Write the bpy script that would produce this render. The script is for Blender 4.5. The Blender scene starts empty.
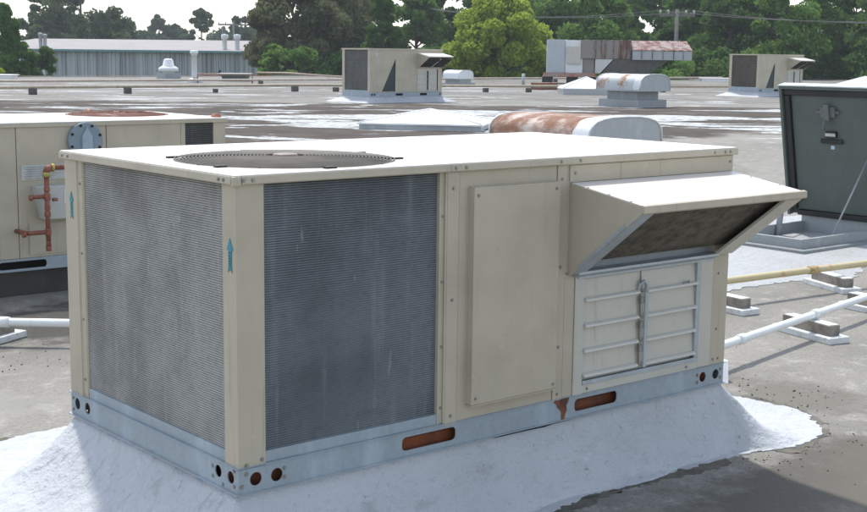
import bpy, math, random
import numpy as np
from mathutils import Vector, Matrix
R = math.radians
random.seed(7); rng = np.random.default_rng(11)
S = bpy.context.scene
COL = S.collection

# ------------------------------------------------------------------ camera
YAW, PITCH, ROLL = 0.875611, -0.151441, 0.0116755
CAM = Vector((-2.1678, -3.5797, 1.7322))
cf = Vector((math.cos(PITCH)*math.cos(YAW), math.cos(PITCH)*math.sin(YAW), math.sin(PITCH)))
cr0 = Vector((math.sin(YAW), -math.cos(YAW), 0)); cu0 = cr0.cross(cf)
cr = math.cos(ROLL)*cr0 + math.sin(ROLL)*cu0
cu = -math.sin(ROLL)*cr0 + math.cos(ROLL)*cu0
cam = bpy.data.cameras.new('camera'); camo = bpy.data.objects.new('camera', cam); COL.objects.link(camo)
camo.matrix_world = Matrix(((cr.x, cu.x, -cf.x, CAM.x), (cr.y, cu.y, -cf.y, CAM.y), (cr.z, cu.z, -cf.z, CAM.z), (0, 0, 0, 1)))
cam.sensor_width = 36; cam.lens = 54.61; cam.clip_start = .05; cam.clip_end = 5000
S.camera = camo

# ------------------------------------------------------------------ light
SUN_AZ, SUN_EL = 73.0, 62.0        # direction towards the sun, degrees from +X, and height
w = bpy.data.worlds.new('World'); S.world = w; w.use_nodes = True
nt = w.node_tree; bg = nt.nodes['Background']
sky = nt.nodes.new('ShaderNodeTexSky'); sky.sky_type = 'NISHITA'; sky.sun_disc = False
sky.sun_elevation = R(SUN_EL); sky.sun_rotation = R(90-SUN_AZ)
sky.air_density = 1.0; sky.dust_density = 1.0; sky.ozone_density = 1.0
hs = nt.nodes.new('ShaderNodeHueSaturation'); hs.inputs['Saturation'].default_value = .58      # thin white summer overcast
nt.links.new(sky.outputs[0], hs.inputs['Color']); nt.links.new(hs.outputs[0], bg.inputs[0]); bg.inputs[1].default_value = 0.15
sun = bpy.data.lights.new('sun', 'SUN'); suno = bpy.data.objects.new('sun', sun); COL.objects.link(suno)
sun.energy = 2.05; sun.angle = R(2.5); sun.color = (1, .96, .9)
sd = Vector((math.cos(R(SUN_EL))*math.cos(R(SUN_AZ)), math.cos(R(SUN_EL))*math.sin(R(SUN_AZ)), math.sin(R(SUN_EL))))
suno.rotation_euler = sd.to_track_quat('Z', 'Y').to_euler()
S.render.engine = 'CYCLES'
S.view_settings.view_transform = 'Standard'; S.view_settings.look = 'None'
S.view_settings.exposure = 1.0; S.view_settings.gamma = 1

# ------------------------------------------------------------------ node helpers
class NT:
    def __init__(s, name):
        s.m = bpy.data.materials.new(name); s.m.use_nodes = True
        s.t = s.m.node_tree; s.p = s.t.nodes['Principled BSDF']; s.out = s.t.nodes['Material Output']
    def n(s, typ, props=None, **ins):
        nd = s.t.nodes.new(typ)
        for k, v in (props or {}).items(): setattr(nd, k, v)
        for k, v in ins.items():
            key = int(k[1:]) if k[0] == 'i' and k[1:].isdigit() else k.replace('_', ' ')
            s.set(nd.inputs[key], v)
        return nd
    def set(s, sock, v):
        if isinstance(v, bpy.types.NodeSocket): s.t.links.new(v, sock)
        elif isinstance(v, bpy.types.Node): s.t.links.new(v.outputs[0], sock)
        else:
            if isinstance(v, tuple) and len(v) == 3 and sock.type == 'RGBA': v = v+(1,)
            sock.default_value = v
    def math(s, op, a, b=0., c=0., clamp=False):
        nd = s.n('ShaderNodeMath', {'operation': op, 'use_clamp': clamp}, i0=a, i1=b)
        if op in ('MULTIPLY_ADD', 'SMOOTH_MIN'): s.set(nd.inputs[2], c)
        return nd.outputs[0]
    def ramp(s, v, lo, hi, a=0., b=1.):
        nd = s.n('ShaderNodeMapRange', {'clamp': True, 'interpolation_type': 'SMOOTHSTEP'}, i0=v, i1=lo, i2=hi, i3=a, i4=b)
        return nd.outputs[0]
    def noise(s, vec, scale, detail=5., rough=.55, dist=0.):
        nd = s.n('ShaderNodeTexNoise', None, Vector=vec, Scale=scale, Detail=detail, Roughness=rough, Distortion=dist)
        return nd.outputs[0]
    def mix(s, f, a, b):
        nd = s.n('ShaderNodeMix', {'data_type': 'RGBA'}, i0=f, i6=a, i7=b)
        return nd.outputs[2]
    def coord(s, which='Object'):
        return s.n('ShaderNodeTexCoord').outputs[which]
    def scale(s, vec, sc, rot=(0, 0, 0)):
        return s.n('ShaderNodeMapping', None, Vector=vec, Scale=sc, Rotation=rot).outputs[0]
    def bump(s, h, strength=.3, dist=.01):
        b = s.n('ShaderNodeBump', None, Height=h, Strength=strength, Distance=dist)
        s.set(s.p.inputs['Normal'], b.outputs[0])
    def base(s, c): s.set(s.p.inputs['Base Color'], c)
    def rough(s, c): s.set(s.p.inputs['Roughness'], c)

def mat_paint(name, col, rough=.45, grime=.35, dirt=(.12, .10, .07), spec=.5, gscale=3.):
    m = NT(name); v = m.coord()
    n1 = m.noise(v, gscale, 6, .6); n2 = m.noise(m.scale(v, (1, 1, .12)), gscale*4, 4, .6)
    f = m.math('MULTIPLY', m.ramp(n1, .42, .75), grime)
    c = m.mix(f, col, tuple(x*.78 for x in col))
    f2 = m.math('MULTIPLY', m.ramp(n2, .56, .8), grime)
    c = m.mix(f2, c, tuple(.6*x+.4*y for x, y in zip(col, dirt)))
    n4 = m.noise(m.scale(v, (22, 22, .7)), 1.5, 5, .65)
    c = m.mix(m.ramp(n4, .60, .72, 0, grime*1.1), c, tuple(.45*x+.55*y for x, y in zip(col, dirt)))
    n5 = m.noise(v, 26, 6, .7)
    c = m.mix(m.ramp(n5, .60, .70, 0, grime*.7), c, tuple(min(1, x*1.22) for x in col))
    n3 = m.noise(v, 90., 2, .5)
    c = m.mix(m.ramp(n3, .72, .76, 0, grime*.8), c, dirt)
    m.base(c); m.rough(m.ramp(n1, .3, .7, rough-.08, rough+.12)); m.p.inputs['Specular IOR Level'].default_value = spec
    m.bump(m.noise(v, 2.6, 2, .5), .45, .05)
    return m.m
def mat_galv(name, col=(.40, .44, .46), metal=.35, rough=.45):
    m = NT(name); v = m.coord()
    vo = m.n('ShaderNodeTexVoronoi', None, Vector=v, Scale=55.).outputs['Color']
    sep = m.n('ShaderNodeSeparateColor', None, i0=vo).outputs[0]
    n1 = m.noise(m.scale(v, (1, 1, .3)), 6, 5, .6)
    c = m.mix(m.math('MULTIPLY', sep, .35), col, tuple(x*.72 for x in col))
    c = m.mix(m.ramp(n1, .5, .75, 0, .55), c, tuple(min(1, x*1.35+.03) for x in col))
    n3 = m.noise(v, 13, 5, .7)
    c = m.mix(m.ramp(n3, .63, .74, 0, .5), c, (.16, .13, .10))
    m.base(c); m.rough(m.ramp(n1, .3, .7, rough-.1, rough+.15)); m.p.inputs['Metallic'].default_value = metal
    return m.m
def mat_rust(name, metal_col, rust_col=(.30, .10, .035), lo=.42, hi=.58, scale=1.6, streak=.35):
    m = NT(name); v = m.coord()
    n1 = m.noise(m.scale(v, (1, 1, streak)), scale, 8, .68)
    n2 = m.noise(v, 14, 5, .6)
    rc = m.mix(n2, rust_col, tuple(min(1, x*1.9) for x in rust_col))
    f = m.ramp(n1, lo, hi)
    m.base(m.mix(f, metal_col, rc)); m.rough(m.ramp(f, 0, 1, .5, .9)); m.bump(n2, .2, .01)
    return m.m
def mat_flat(name, col, rough=.6, metal=0., var=.25, sc=8.):
    m = NT(name); v = m.coord(); n1 = m.noise(v, sc, 5, .6)
    m.base(m.mix(m.ramp(n1, .35, .7), col, tuple(x*(1-var) for x in col))); m.rough(rough)
    m.p.inputs['Metallic'].default_value = metal
    return m.m
def mat_coating(name, col=(.47, .49, .51)):
    m = NT(name); v = m.coord()
    n1 = m.noise(v, 1.6, 7, .6); n2 = m.noise(v, 9, 6, .65); n3 = m.noise(v, 28, 6, .6)
    c = m.mix(m.ramp(n1, .4, .7, 0, .55), col, tuple(x*.82 for x in col))
    c = m.mix(m.ramp(n2, .56, .74, 0, .5), c, (.40, .41, .40))
    c = m.mix(m.ramp(n3, .62, .72, 0, .7), c, (.20, .19, .17))
    n4 = m.noise(m.scale(v, (1, 3.5, 1)), 3.2, 8, .72, .6)
    c = m.mix(m.ramp(n4, .56, .66, 0, .55), c, (.30, .31, .31))
    c = m.mix(m.ramp(n4, .40, .30, 0, .6), c, tuple(min(1, x*1.2) for x in col))
    m.base(c); m.rough(.62)
    h = m.math('ADD', n2, m.math('MULTIPLY', n3, .35))
    m.bump(h, .8, .04)
    return m.m
M = {}
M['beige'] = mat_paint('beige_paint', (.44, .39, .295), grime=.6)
M['beige_top'] = mat_paint('sunlit_top_paint', (.70, .67, .61), rough=.42, grime=.12)  # same beige paint, whitened in colour for the sun on the top
M['hood_top'] = mat_paint('sunlit_hood_paint', (.66, .61, .55), rough=.40, grime=.15)  # top sheet of the hood, colour paled for the sun on it
M['cream'] = mat_paint('cream_paint', (.50, .475, .41), grime=.4)
M['galv'] = mat_galv('galvanized_steel')
M['galv_blue'] = mat_galv('galvanized_base_rail', (.31, .36, .395), .2, .55)
M['galv_dull'] = mat_galv('dull_grey_steel', (.30, .32, .33), .15, .6)
M['screw'] = mat_galv('screw_steel', (.30, .29, .27), .5, .4)
M['dark'] = mat_flat('dark_void', (.012, .012, .012), .9)
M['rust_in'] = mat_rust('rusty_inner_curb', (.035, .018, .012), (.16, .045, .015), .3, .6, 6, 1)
M['rust'] = mat_rust('rust', (.022, .010, .008), (.14, .045, .022), .40, .60, 16)
M['filter'] = mat_flat('filter_mesh', (.13, .112, .082), .85, .1, .6, 22)
M['lip_white'] = mat_paint('pale_lip_paint', (.60, .59, .55), grime=.3)
M['white'] = mat_paint('white_pipe_paint', (.74, .75, .74), .4, .35)
M['wood'] = mat_flat('weathered_wood', (.27, .24, .20), .85, 0, .5, 12)
M['pad'] = mat_coating('white_coated_pad', (.66, .68, .67))
M['yellow'] = mat_rust('yellow_gas_pipe', (.52, .43, .24), (.30, .14, .07), .60, .68, 7, 1)
M['orange'] = mat_rust('orange_pipe', (.25, .085, .05), (.12, .045, .03), .4, .7, 18, 1)
M['valve_yellow'] = mat_flat('yellow_tape', (.42, .36, .10), .5)
M['hatch'] = mat_paint('hatch_grey', (.086, .104, .092), .5, .4, (.2, .2, .18))
M['hatch_steel'] = mat_flat('dull_latch_steel', (.13, .14, .135), .55)
M['hatch_dark'] = mat_flat('hatch_gasket', (.022, .022, .02), .6, 0, .4)
M['hatch_top'] = mat_flat('hatch_lit_edge', (.50, .56, .55), .5)  # sunlit top edge of the lid, brightness put into the colour
M['fibre'] = mat_paint('skylight_white', (.82, .82, .81), .5, .2)
M['vent_grey'] = mat_galv('vent_aluminium', (.40, .42, .43), .25, .5)
M['vent_rust'] = mat_rust('rusty_vent_skin', (.44, .38, .33), (.145, .07, .042), .28, .60, 3.4, 1)
M['vent_spot'] = mat_rust('vent_skin_with_rust_spots', (.44, .46, .47), (.22, .12, .06), .48, .62, 2.0, 1)
M['duct_rust'] = mat_rust('rusted_duct', (.22, .20, .175), (.085, .035, .025), .48, .60, 2.0, .12)
M['duct_grey'] = mat_paint('grey_duct_paint', (.34, .37, .38), .5, .4)
M['cap_white'] = mat_paint('white_vent_cap', (.66, .68, .68), .4, .2)
M['decal'] = mat_flat('teal_decal', (.03, .25, .31), .5)
M['decal_text'] = mat_flat('decal_print', (.02, .09, .12), .5)
M['label'] = mat_flat('label_plate', (.52, .53, .50), .5)
M['blue_grey'] = mat_paint('blue_grey_paint', (.20, .25, .285), .45, .3)
M['wood_pole'] = mat_flat('wood_pole', (.16, .15, .14), .9)
M['wire'] = mat_flat('wire_black', (.10, .10, .10), .6)
M['coating'] = mat_coating('white_roof_coating')
M['old_coating'] = mat_coating('worn_roof_coating', (.36, .37, .37))

def mat_coil(name, col, dirt, sc):
    m = NT(name); v = m.coord()
    n1 = m.noise(v, sc, 6, .6); n2 = m.noise(m.scale(v, (8, 8, .5)), 4, 5, .6); n3 = m.noise(v, 40, 4, .6)
    n4 = m.noise(m.scale(v, (14, 14, 1.5)), 2.6, 4, .6)
    c = m.mix(m.ramp(n1, .35, .7), col, tuple(x*.6 for x in col))
    c = m.mix(m.ramp(n2, .52, .72, 0, .5), c, dirt)
    c = m.mix(m.ramp(n3, .45, .75, 0, .35), c, tuple(x*.5 for x in col))
    c = m.mix(m.ramp(n4, .69, .72, 0, .8), c, (.50, .53, .54))
    m.base(c); m.rough(.6); m.p.inputs['Metallic'].default_value = .15
    return m.m
M['coil_light'] = mat_coil('pale_coil', (.40, .39, .365), (.48, .465, .43), 2.2)  # coil of the short face, paler in tone than the front one
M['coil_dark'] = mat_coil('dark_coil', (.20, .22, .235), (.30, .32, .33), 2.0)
M['coil_far'] = mat_coil('far_coil', (.12, .12, .115), (.17, .17, .16), 2.0)
M['coil_brown'] = mat_coil('brown_coil', (.10, .085, .07), (.14, .12, .10), 2.0)

def mat_ground():
    m = NT('roof_membrane'); v = m.coord('Object')
    sx = m.n('ShaderNodeSeparateXYZ', None, Vector=v); X, Y = sx.outputs[0], sx.outputs[1]
    ca, sa = math.cos(YAW), math.sin(YAW)
    d = m.math('ADD', m.math('MULTIPLY_ADD', X, ca, -(CAM.x*ca+CAM.y*sa)), m.math('MULTIPLY', Y, sa))   # up the fall of the roof
    u = m.math('ADD', m.math('MULTIPLY_ADD', X, sa, -(CAM.x*sa-CAM.y*ca)), m.math('MULTIPLY', Y, -ca))  # across it
    n_big = m.noise(v, .22, 5, .6); n_mid = m.noise(v, 1.1, 6, .65); n_s = m.noise(v, 6, 6, .65); n_g = m.noise(v, 160, 3, .6); n_g2 = m.noise(v, 45, 4, .65)
    c = m.mix(m.ramp(n_big, .35, .68), (.275, .262, .232), (.215, .205, .18))
    c = m.mix(m.ramp(n_mid, .45, .66, 0, .65), c, (.175, .17, .15))
    c = m.mix(m.ramp(n_s, .52, .66, 0, .6), c, (.38, .37, .345))
    c = m.mix(m.ramp(m.noise(v, 13, 7, .7), .58, .70, 0, .55), c, (.15, .145, .125))
    c = m.mix(m.ramp(n_g2, .48, .66, 0, .6), c, (.15, .145, .13))
    c = m.mix(m.ramp(n_g, .56, .68, 0, .6), c, (.10, .095, .085))
    c = m.mix(m.ramp(n_g, .44, .32, 0, .5), c, (.46, .45, .42))
    cv0 = m.n('ShaderNodeCombineXYZ', None, i0=m.math('MULTIPLY', u, .26), i1=d, i2=0.).outputs[0]
    # far roof, paler
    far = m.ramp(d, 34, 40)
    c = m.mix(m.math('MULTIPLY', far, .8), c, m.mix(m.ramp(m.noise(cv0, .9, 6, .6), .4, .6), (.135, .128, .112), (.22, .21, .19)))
    # dark bare membrane
    lo = m.math('MULTIPLY_ADD', u, .55, 21.5)
    dd = m.math('MULTIPLY_ADD', m.noise(v, .35, 5, .6), 7., -3.5)
    d2 = m.math('ADD', d, dd)
    e = m.math('SUBTRACT', d2, lo)
    zone = m.math('MULTIPLY', m.ramp(e, -.6, .6), m.ramp(d2, 35.5, 34.2))
    dk = m.mix(m.ramp(n_mid, .35, .7), (.042, .032, .024), (.085, .069, .054))
    c = m.mix(m.math('MULTIPLY', zone, .92), c, dk)
    # old white coating and painted puddle reflections in ragged patches, stretched along the seams
    cv = m.n('ShaderNodeCombineXYZ', None, i0=m.math('MULTIPLY', u, .36), i1=d, i2=0.).outputs[0]
    nw = m.noise(cv, .80, 8, .66, .8)
    z1 = m.math('MULTIPLY', m.ramp(d, 17, 24), m.ramp(d, 66, 52))
    thr = m.math('MULTIPLY_ADD', z1, -.15, .72)
    wp = m.ramp(m.math('SUBTRACT', nw, thr), 0, .02)
    # a denser patch around the white curbs in the middle of the roof
    cx = m.math('MULTIPLY', m.math('SUBTRACT', u, 2.5), 1/10.)
    cd = m.math('MULTIPLY', m.math('SUBTRACT', d, 28.), 1/4.5)
    rr = m.math('SQRT', m.math('ADD', m.math('MULTIPLY', cx, cx), m.math('MULTIPLY', cd, cd)))
    thr2 = m.ramp(rr, .2, 1.6, .455, .70)
    wp = m.math('MAXIMUM', wp, m.ramp(m.math('SUBTRACT', nw, thr2), 0, .02))
    wp = m.math('MULTIPLY', wp, m.ramp(n_s, .68, .60))
    wp = m.math('MULTIPLY', wp, m.ramp(d, 15, 17))
    c = m.mix(m.math('MULTIPLY', wp, .9), c, m.mix(m.ramp(n_s, .4, .6), (.56, .58, .58), (.36, .37, .36)))
    # thin dark puddle films
    npd = m.noise(m.scale(cv, (1.3, 1, 1)), 1.3, 6, .6, .3)
    pud = m.math('MULTIPLY', m.ramp(m.math('SUBTRACT', npd, m.ramp(d, 20, 40, .68, .60)), 0, .02), m.ramp(d, 14, 20))
    c = m.mix(m.math('MULTIPLY', pud, .85), c, (.055, .05, .045))
    # stains and dark patches close by, some painted over the near unit's shadow edge
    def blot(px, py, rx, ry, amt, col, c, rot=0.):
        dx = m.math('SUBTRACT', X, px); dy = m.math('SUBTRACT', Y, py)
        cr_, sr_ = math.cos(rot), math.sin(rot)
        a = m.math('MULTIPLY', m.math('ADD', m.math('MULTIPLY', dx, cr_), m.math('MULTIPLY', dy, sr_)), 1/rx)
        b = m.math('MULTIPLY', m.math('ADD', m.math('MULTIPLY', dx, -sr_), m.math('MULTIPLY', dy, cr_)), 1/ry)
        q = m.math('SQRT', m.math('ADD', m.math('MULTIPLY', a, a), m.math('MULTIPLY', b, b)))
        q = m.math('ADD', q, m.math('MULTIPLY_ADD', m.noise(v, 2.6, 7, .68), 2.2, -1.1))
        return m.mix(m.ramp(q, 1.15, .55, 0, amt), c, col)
    c = blot(2.35, -.55, 1.0, .34, .8, (.095, .088, .074), c, .15)
    c = blot(3.2, -.55, .7, .3, .55, (.12, .11, .09), c, .3)  # dark stain, also softening the near unit's shadow edge
    c = blot(1.5, 4.35, 1.3, .75, .8, (.035, .034, .032), c, -.1)  # very dark patch in front of the second unit
    c = blot(2.95, -.9, 1.2, .5, .8, (.135, .125, .105), c, .2)  # darker tone over lit roof, hiding the near unit's shadow edge
    c = blot(1.0, 3.35, .8, .3, .35, (.14, .13, .11), c, -.6)
    c = blot(-.1, 2.75, .7, .4, .4, (.33, .32, .29), c, -.5)
    c = blot(3.55, .35, .35, .5, .6, (.12, .11, .09), c, 0)
    c = blot(6.0, 4.6, 3.2, .8, .35, (.13, .12, .10), c, -.2)
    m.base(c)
    wet = m.math('MULTIPLY', pud, 1.)
    m.rough(m.ramp(wet, 0, 1, .85, .12))
    m.bump(m.math('ADD', m.math('MULTIPLY', n_g, .5), n_g2), .55, .012)
    m.set(m.p.inputs['Specular IOR Level'], m.ramp(pud, 0, 1, .12, .5))
    return m.m
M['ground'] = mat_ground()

# ------------------------------------------------------------------ geometry helpers
def gz(x, y):
    d = (x-CAM.x)*math.cos(YAW)+(y-CAM.y)*math.sin(YAW)
    t = min(1, max(0, (d-10)/23)); return .45*t*t*(3-2*t)

class MB:
    def __init__(s): s.v = []; s.f = []; s.sm = []
    def add(s, vs, fs, smooth=False):
        o = len(s.v); s.v += [tuple(p) for p in vs]
        s.f += [tuple(i+o for i in f) for f in fs]; s.sm += [smooth]*len(fs); return s
    def box(s, x0, x1, y0, y1, z0, z1):
        vs = [(x, y, z) for x in (x0, x1) for y in (y0, y1) for z in (z0, z1)]
        return s.add(vs, [(0, 1, 3, 2), (4, 6, 7, 5), (0, 4, 5, 1), (2, 3, 7, 6), (0, 2, 6, 4), (1, 5, 7, 3)])
    def hexa(s, bot, top):
        return s.add(list(bot)+list(top), [(3, 2, 1, 0), (4, 5, 6, 7), (0, 1, 5, 4), (1, 2, 6, 5), (2, 3, 7, 6), (3, 0, 4, 7)])
    def tube(s, pts, r, n=10, closed=False, caps=True):
        pts = [Vector(p) for p in pts]; rs = r if isinstance(r, (list, tuple)) else [r]*len(pts)
        rings = []; up = None
        for i, p in enumerate(pts):
            a = pts[(i-1) % len(pts)] if (i > 0 or closed) else p
            b = pts[(i+1) % len(pts)] if (i < len(pts)-1 or closed) else p
            t = (b-a).normalized()
            if up is None: up = Vector((0, 0, 1)) if abs(t.z) < .9 else Vector((1, 0, 0))
            x = t.cross(up).normalized(); y = x.cross(t).normalized(); up = y if abs(t.dot(Vector((0, 0, 1)))) > .9 or True else up
            rings.append([p+rs[i]*(math.cos(k*2*math.pi/n)*x+math.sin(k*2*math.pi/n)*y) for k in range(n)])
        vs = [q for r_ in rings for q in r_]; fs = []
        m = len(rings)
        for i in range(m if closed else m-1):
            for k in range(n):
                a, b = i*n+k, i*n+(k+1) % n; c, d = ((i+1) % m)*n+(k+1) % n, ((i+1) % m)*n+k
                fs.append((a, b, c, d))
        s.add(vs, fs, True)
        if caps and not closed:
            o = len(s.v)-len(vs)
            s.f.append(tuple(o+k for k in range(n))[::-1]); s.f.append(tuple(o+(m-1)*n+k for k in range(n))); s.sm += [False, False]
        return s
    def prism(s, poly, axis, a, b):
        """poly in the two other axes, extruded along axis from a to b"""
        n = len(poly)
        def mk(p, t):
            if axis == 'x': return (t, p[0], p[1])
            if axis == 'y': return (p[0], t, p[1])
            return (p[0], p[1], t)
        vs = [mk(p, a) for p in poly]+[mk(p, b) for p in poly]
        fs = [tuple(range(n)), tuple(range(2*n-1, n-1, -1))]+[(i, i+n, (i+1) % n+n, (i+1) % n) for i in range(n)]
        return s.add(vs, fs)
    def lathe(s, prof, cx=0, cy=0, n=24, smooth=True):
        vs = []; fs = []
        for r, z in prof:
            for k in range(n):
                a = 2*math.pi*k/n; vs.append((cx+r*math.cos(a), cy+r*math.sin(a), z))
        for i in range(len(prof)-1):
            for k in range(n):
                fs.append((i*n+k, i*n+(k+1) % n, (i+1)*n+(k+1) % n, (i+1)*n+k))
        return s.add(vs, fs, smooth)
    def build(s, name, mat, parent=None, bevel=0, loc=None):
        me = bpy.data.meshes.new(name); me.from_pydata(s.v, [], s.f)
        me.polygons.foreach_set('use_smooth', s.sm); me.update()
        import bmesh
        bm = bmesh.new(); bm.from_mesh(me); bmesh.ops.recalc_face_normals(bm, faces=bm.faces); bm.to_mesh(me); bm.free()
        return link(name, me, mat, parent, bevel, loc)
def link(name, me, mat, parent=None, bevel=0, loc=None):
    o = bpy.data.objects.new(name, me); COL.objects.link(o)
    if mat is not None: me.materials.append(mat)
    if parent: o.parent = parent
    if loc: o.location = loc
    if bevel:
        b = o.modifiers.new('edge', 'BEVEL'); b.width = bevel; b.segments = 2; b.limit_method = 'ANGLE'; b.angle_limit = R(40)
    return o
def plate(outline, holes, thick):
    """flat sheet in XY with real holes, thickness along z, centred"""
    cu_ = bpy.data.curves.new('plate', 'CURVE'); cu_.dimensions = '2D'; cu_.fill_mode = 'BOTH'; cu_.extrude = thick/2
    for pl in [outline]+list(holes):
        sp = cu_.splines.new('POLY'); sp.points.add(len(pl)-1); sp.use_cyclic_u = True
        for i, p in enumerate(pl): sp.points[i].co = (p[0], p[1], 0, 1)
    ob = bpy.data.objects.new('plate', cu_); COL.objects.link(ob)
    me = bpy.data.meshes.new_from_object(ob.evaluated_get(bpy.context.evaluated_depsgraph_get()))
    bpy.data.objects.remove(ob); bpy.data.curves.remove(cu_)
    return me
def rr(x0, x1, y0, y1, r, n=5):
    out = []
    for cx, cy, a0 in ((x1-r, y1-r, 0), (x0+r, y1-r, 90), (x0+r, y0+r, 180), (x1-r, y0+r, 270)):
        for k in range(n+1):
            a = R(a0+90*k/n); out.append((cx+r*math.cos(a), cy+r*math.sin(a)))
    return out
def circ(cx, cy, r, n=24, r2=None):
    return [(cx+r*math.cos(2*math.pi*k/n), cy+(r2 or r)*math.sin(2*math.pi*k/n)) for k in range(n)]
def tf(me, rows):
    me.transform(Matrix(rows)); me.update(); return me
def empty(name, loc, label, cat, rz=0, group=None, kind=None):
    o = bpy.data.objects.new(name, None); COL.objects.link(o); o.location = loc; o.rotation_euler = (0, 0, rz)
    o.empty_display_size = .3
    return tag(o, label, cat, group, kind)
def tag(o, label=None, cat=None, group=None, kind=None):
    if label: o['label'] = label
    if cat: o['category'] = cat
    if group: o['group'] = group
    if kind: o['kind'] = kind
    return o
def copy_tree(o, parent=None):
    c = o.copy(); COL.objects.link(c)
    if parent: c.parent = parent
    for ch in list(o.children): copy_tree(ch, c)
    return c
bpy.context.view_layer.update()

# ================================================================== SETTING
edge_pts = [(-60, 46), (-20, 52), (22.8, 59.3), (41, 60.8), (56.7, 56.9), (77.8, 46.9), (120, 22), (150, 4)]
def yedge(x):
    for (a, ya), (b, yb) in zip(edge_pts, edge_pts[1:]):
        if a <= x <= b: return ya+(yb-ya)*(x-a)/(b-a)
g = MB(); nx, ny = 150, 120
for i in range(nx+1):
    x = -60+210*i/nx
    for j in range(ny+1):
        y = -40+(yedge(x)+40)*j/ny; g.v.append((x, y, gz(x, y)))
for i in range(nx):
    for j in range(ny):
        a = i*(ny+1)+j; g.f.append((a, a+ny+1, a+ny+2, a+1)); g.sm.append(True)
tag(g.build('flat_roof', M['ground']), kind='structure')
# parapet drop beyond the edge and the metal edging along it
pw = MB(); pe = MB()
xs = list(np.linspace(-60, 150, 71))
for a, b in zip(xs, xs[1:]):
    A = (a, yedge(a)); B = (b, yedge(b))
    pw.add([(A[0], A[1]+.02, -5.2), (B[0], B[1]+.02, -5.2), (B[0], B[1]+.02, .44), (A[0], A[1]+.02, .44)], [(0, 1, 2, 3)])
    pe.hexa([(A[0], A[1]-.12, .40), (B[0], B[1]-.12, .40), (B[0], B[1]+.06, .40), (A[0], A[1]+.06, .40)],
            [(A[0], A[1]-.12, .50), (B[0], B[1]-.12, .50), (B[0], B[1]+.06, .50), (A[0], A[1]+.06, .50)])
tag(pw.build('outer_wall', M['duct_grey']), kind='structure')
tag(pe.build('roof_edging', mat_rust('edging_metal', (.33, .30, .26), (.25, .10, .06), .45, .6, .4, 1)), kind='structure')
gm = NT('grass_ground'); gn = gm.noise(gm.coord(), .3, 6, .6); gm.base(gm.mix(gn, (.05, .08, .025), (.09, .11, .04))); gm.rough(.95)
lg = MB(); lg.add([(-68, -48, -5.2), (318, -48, -5.2), (318, 338, -5.2), (-68, 338, -5.2)], [(0, 1, 2, 3)])
tag(lg.build('lawn', gm.m), kind='structure')

# ---- white coating round the curb of the near unit
def jag(poly, step=.06, amp=.035, seed=1):
    r_ = random.Random(seed); out = []; n = len(poly)
    for i in range(n):
        a = Vector(poly[i]); b = Vector(poly[(i+1) % n]); p0 = Vector(poly[i-1]); p3 = Vector(poly[(i+2) % n])
        k = max(2, int((b-a).length/step))
        for j in range(k):
            t = j/k
            q = .5*((2*a)+(-p0+b)*t+(2*p0-5*a+4*b-p3)*t*t+(-p0+3*a-3*b+p3)*t**3)
            out.append((q.x+r_.uniform(-amp, amp)*.6, q.y+r_.uniform(-amp, amp)*.6))
    return out
def sheet(name, poly, z, thick, mat, seed=1, step=.06, amp=.03):
    me = plate(jag(poly, step, amp, seed), [], thick)
    for v in me.vertices: v.co.z += z+gz(v.co.x, v.co.y)
    return tag(link(name, me, mat), kind='structure')
sheet('roof_coating', [(1.2, -.22), (1.31, -.15), (1.69, -.10), (2.0, -.11), (2.22, -.13), (2.54, -.15), (2.77, -.21), (3.05, -.17), (3.2, -.03), (3.3, .1), (3.31, .31), (3.25, .56),
    (2.9, 1.0), (2.85, 1.5), (2.1, 1.75), (1.0, 1.85), (.37, 2.05), (0, 2.02), (-.3, 1.9), (-.42, 1.6), (-.35, 1.3), (-.3, 1.09), (-.36, .8), (-.5, .4), (-.55, -.3), (0, -.6), (.6, -.5), (1.0, -.32)], .003, .005, M['coating'], 3, .022, .024)
L, W = 2.516, 1.270
DIRT = mat_flat('foot_dirt', (.135, .124, .10), .95, 0, .5, 9)
def dirt_patch(poly, seed):
    me = plate(jag(poly, .018, .03, seed), [], .0014)
    for v in me.vertices: v.co.z += .0012
    return tag(link('roof_dirt', me, DIRT), kind='structure')
dirt_patch([(1.15, -.26), (1.6, -.155), (1.95, -.165), (2.3, -.20), (2.3, -.05), (1.2, -.1)], 21)
dirt_patch([(2.7, -.27), (2.95, -.225), (3.1, -.19), (3.1, -.1), (2.7, -.1)], 22)
dirt_patch([(3.2, -.08), (3.31, .08), (3.37, .3), (3.33, .5), (3.2, .6), (3.1, .3)], 23)
dirt_patch([(.3, 2.0), (-.1, 2.06), (-.35, 1.95), (-.2, 1.85), (.3, 1.9)], 24)
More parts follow.
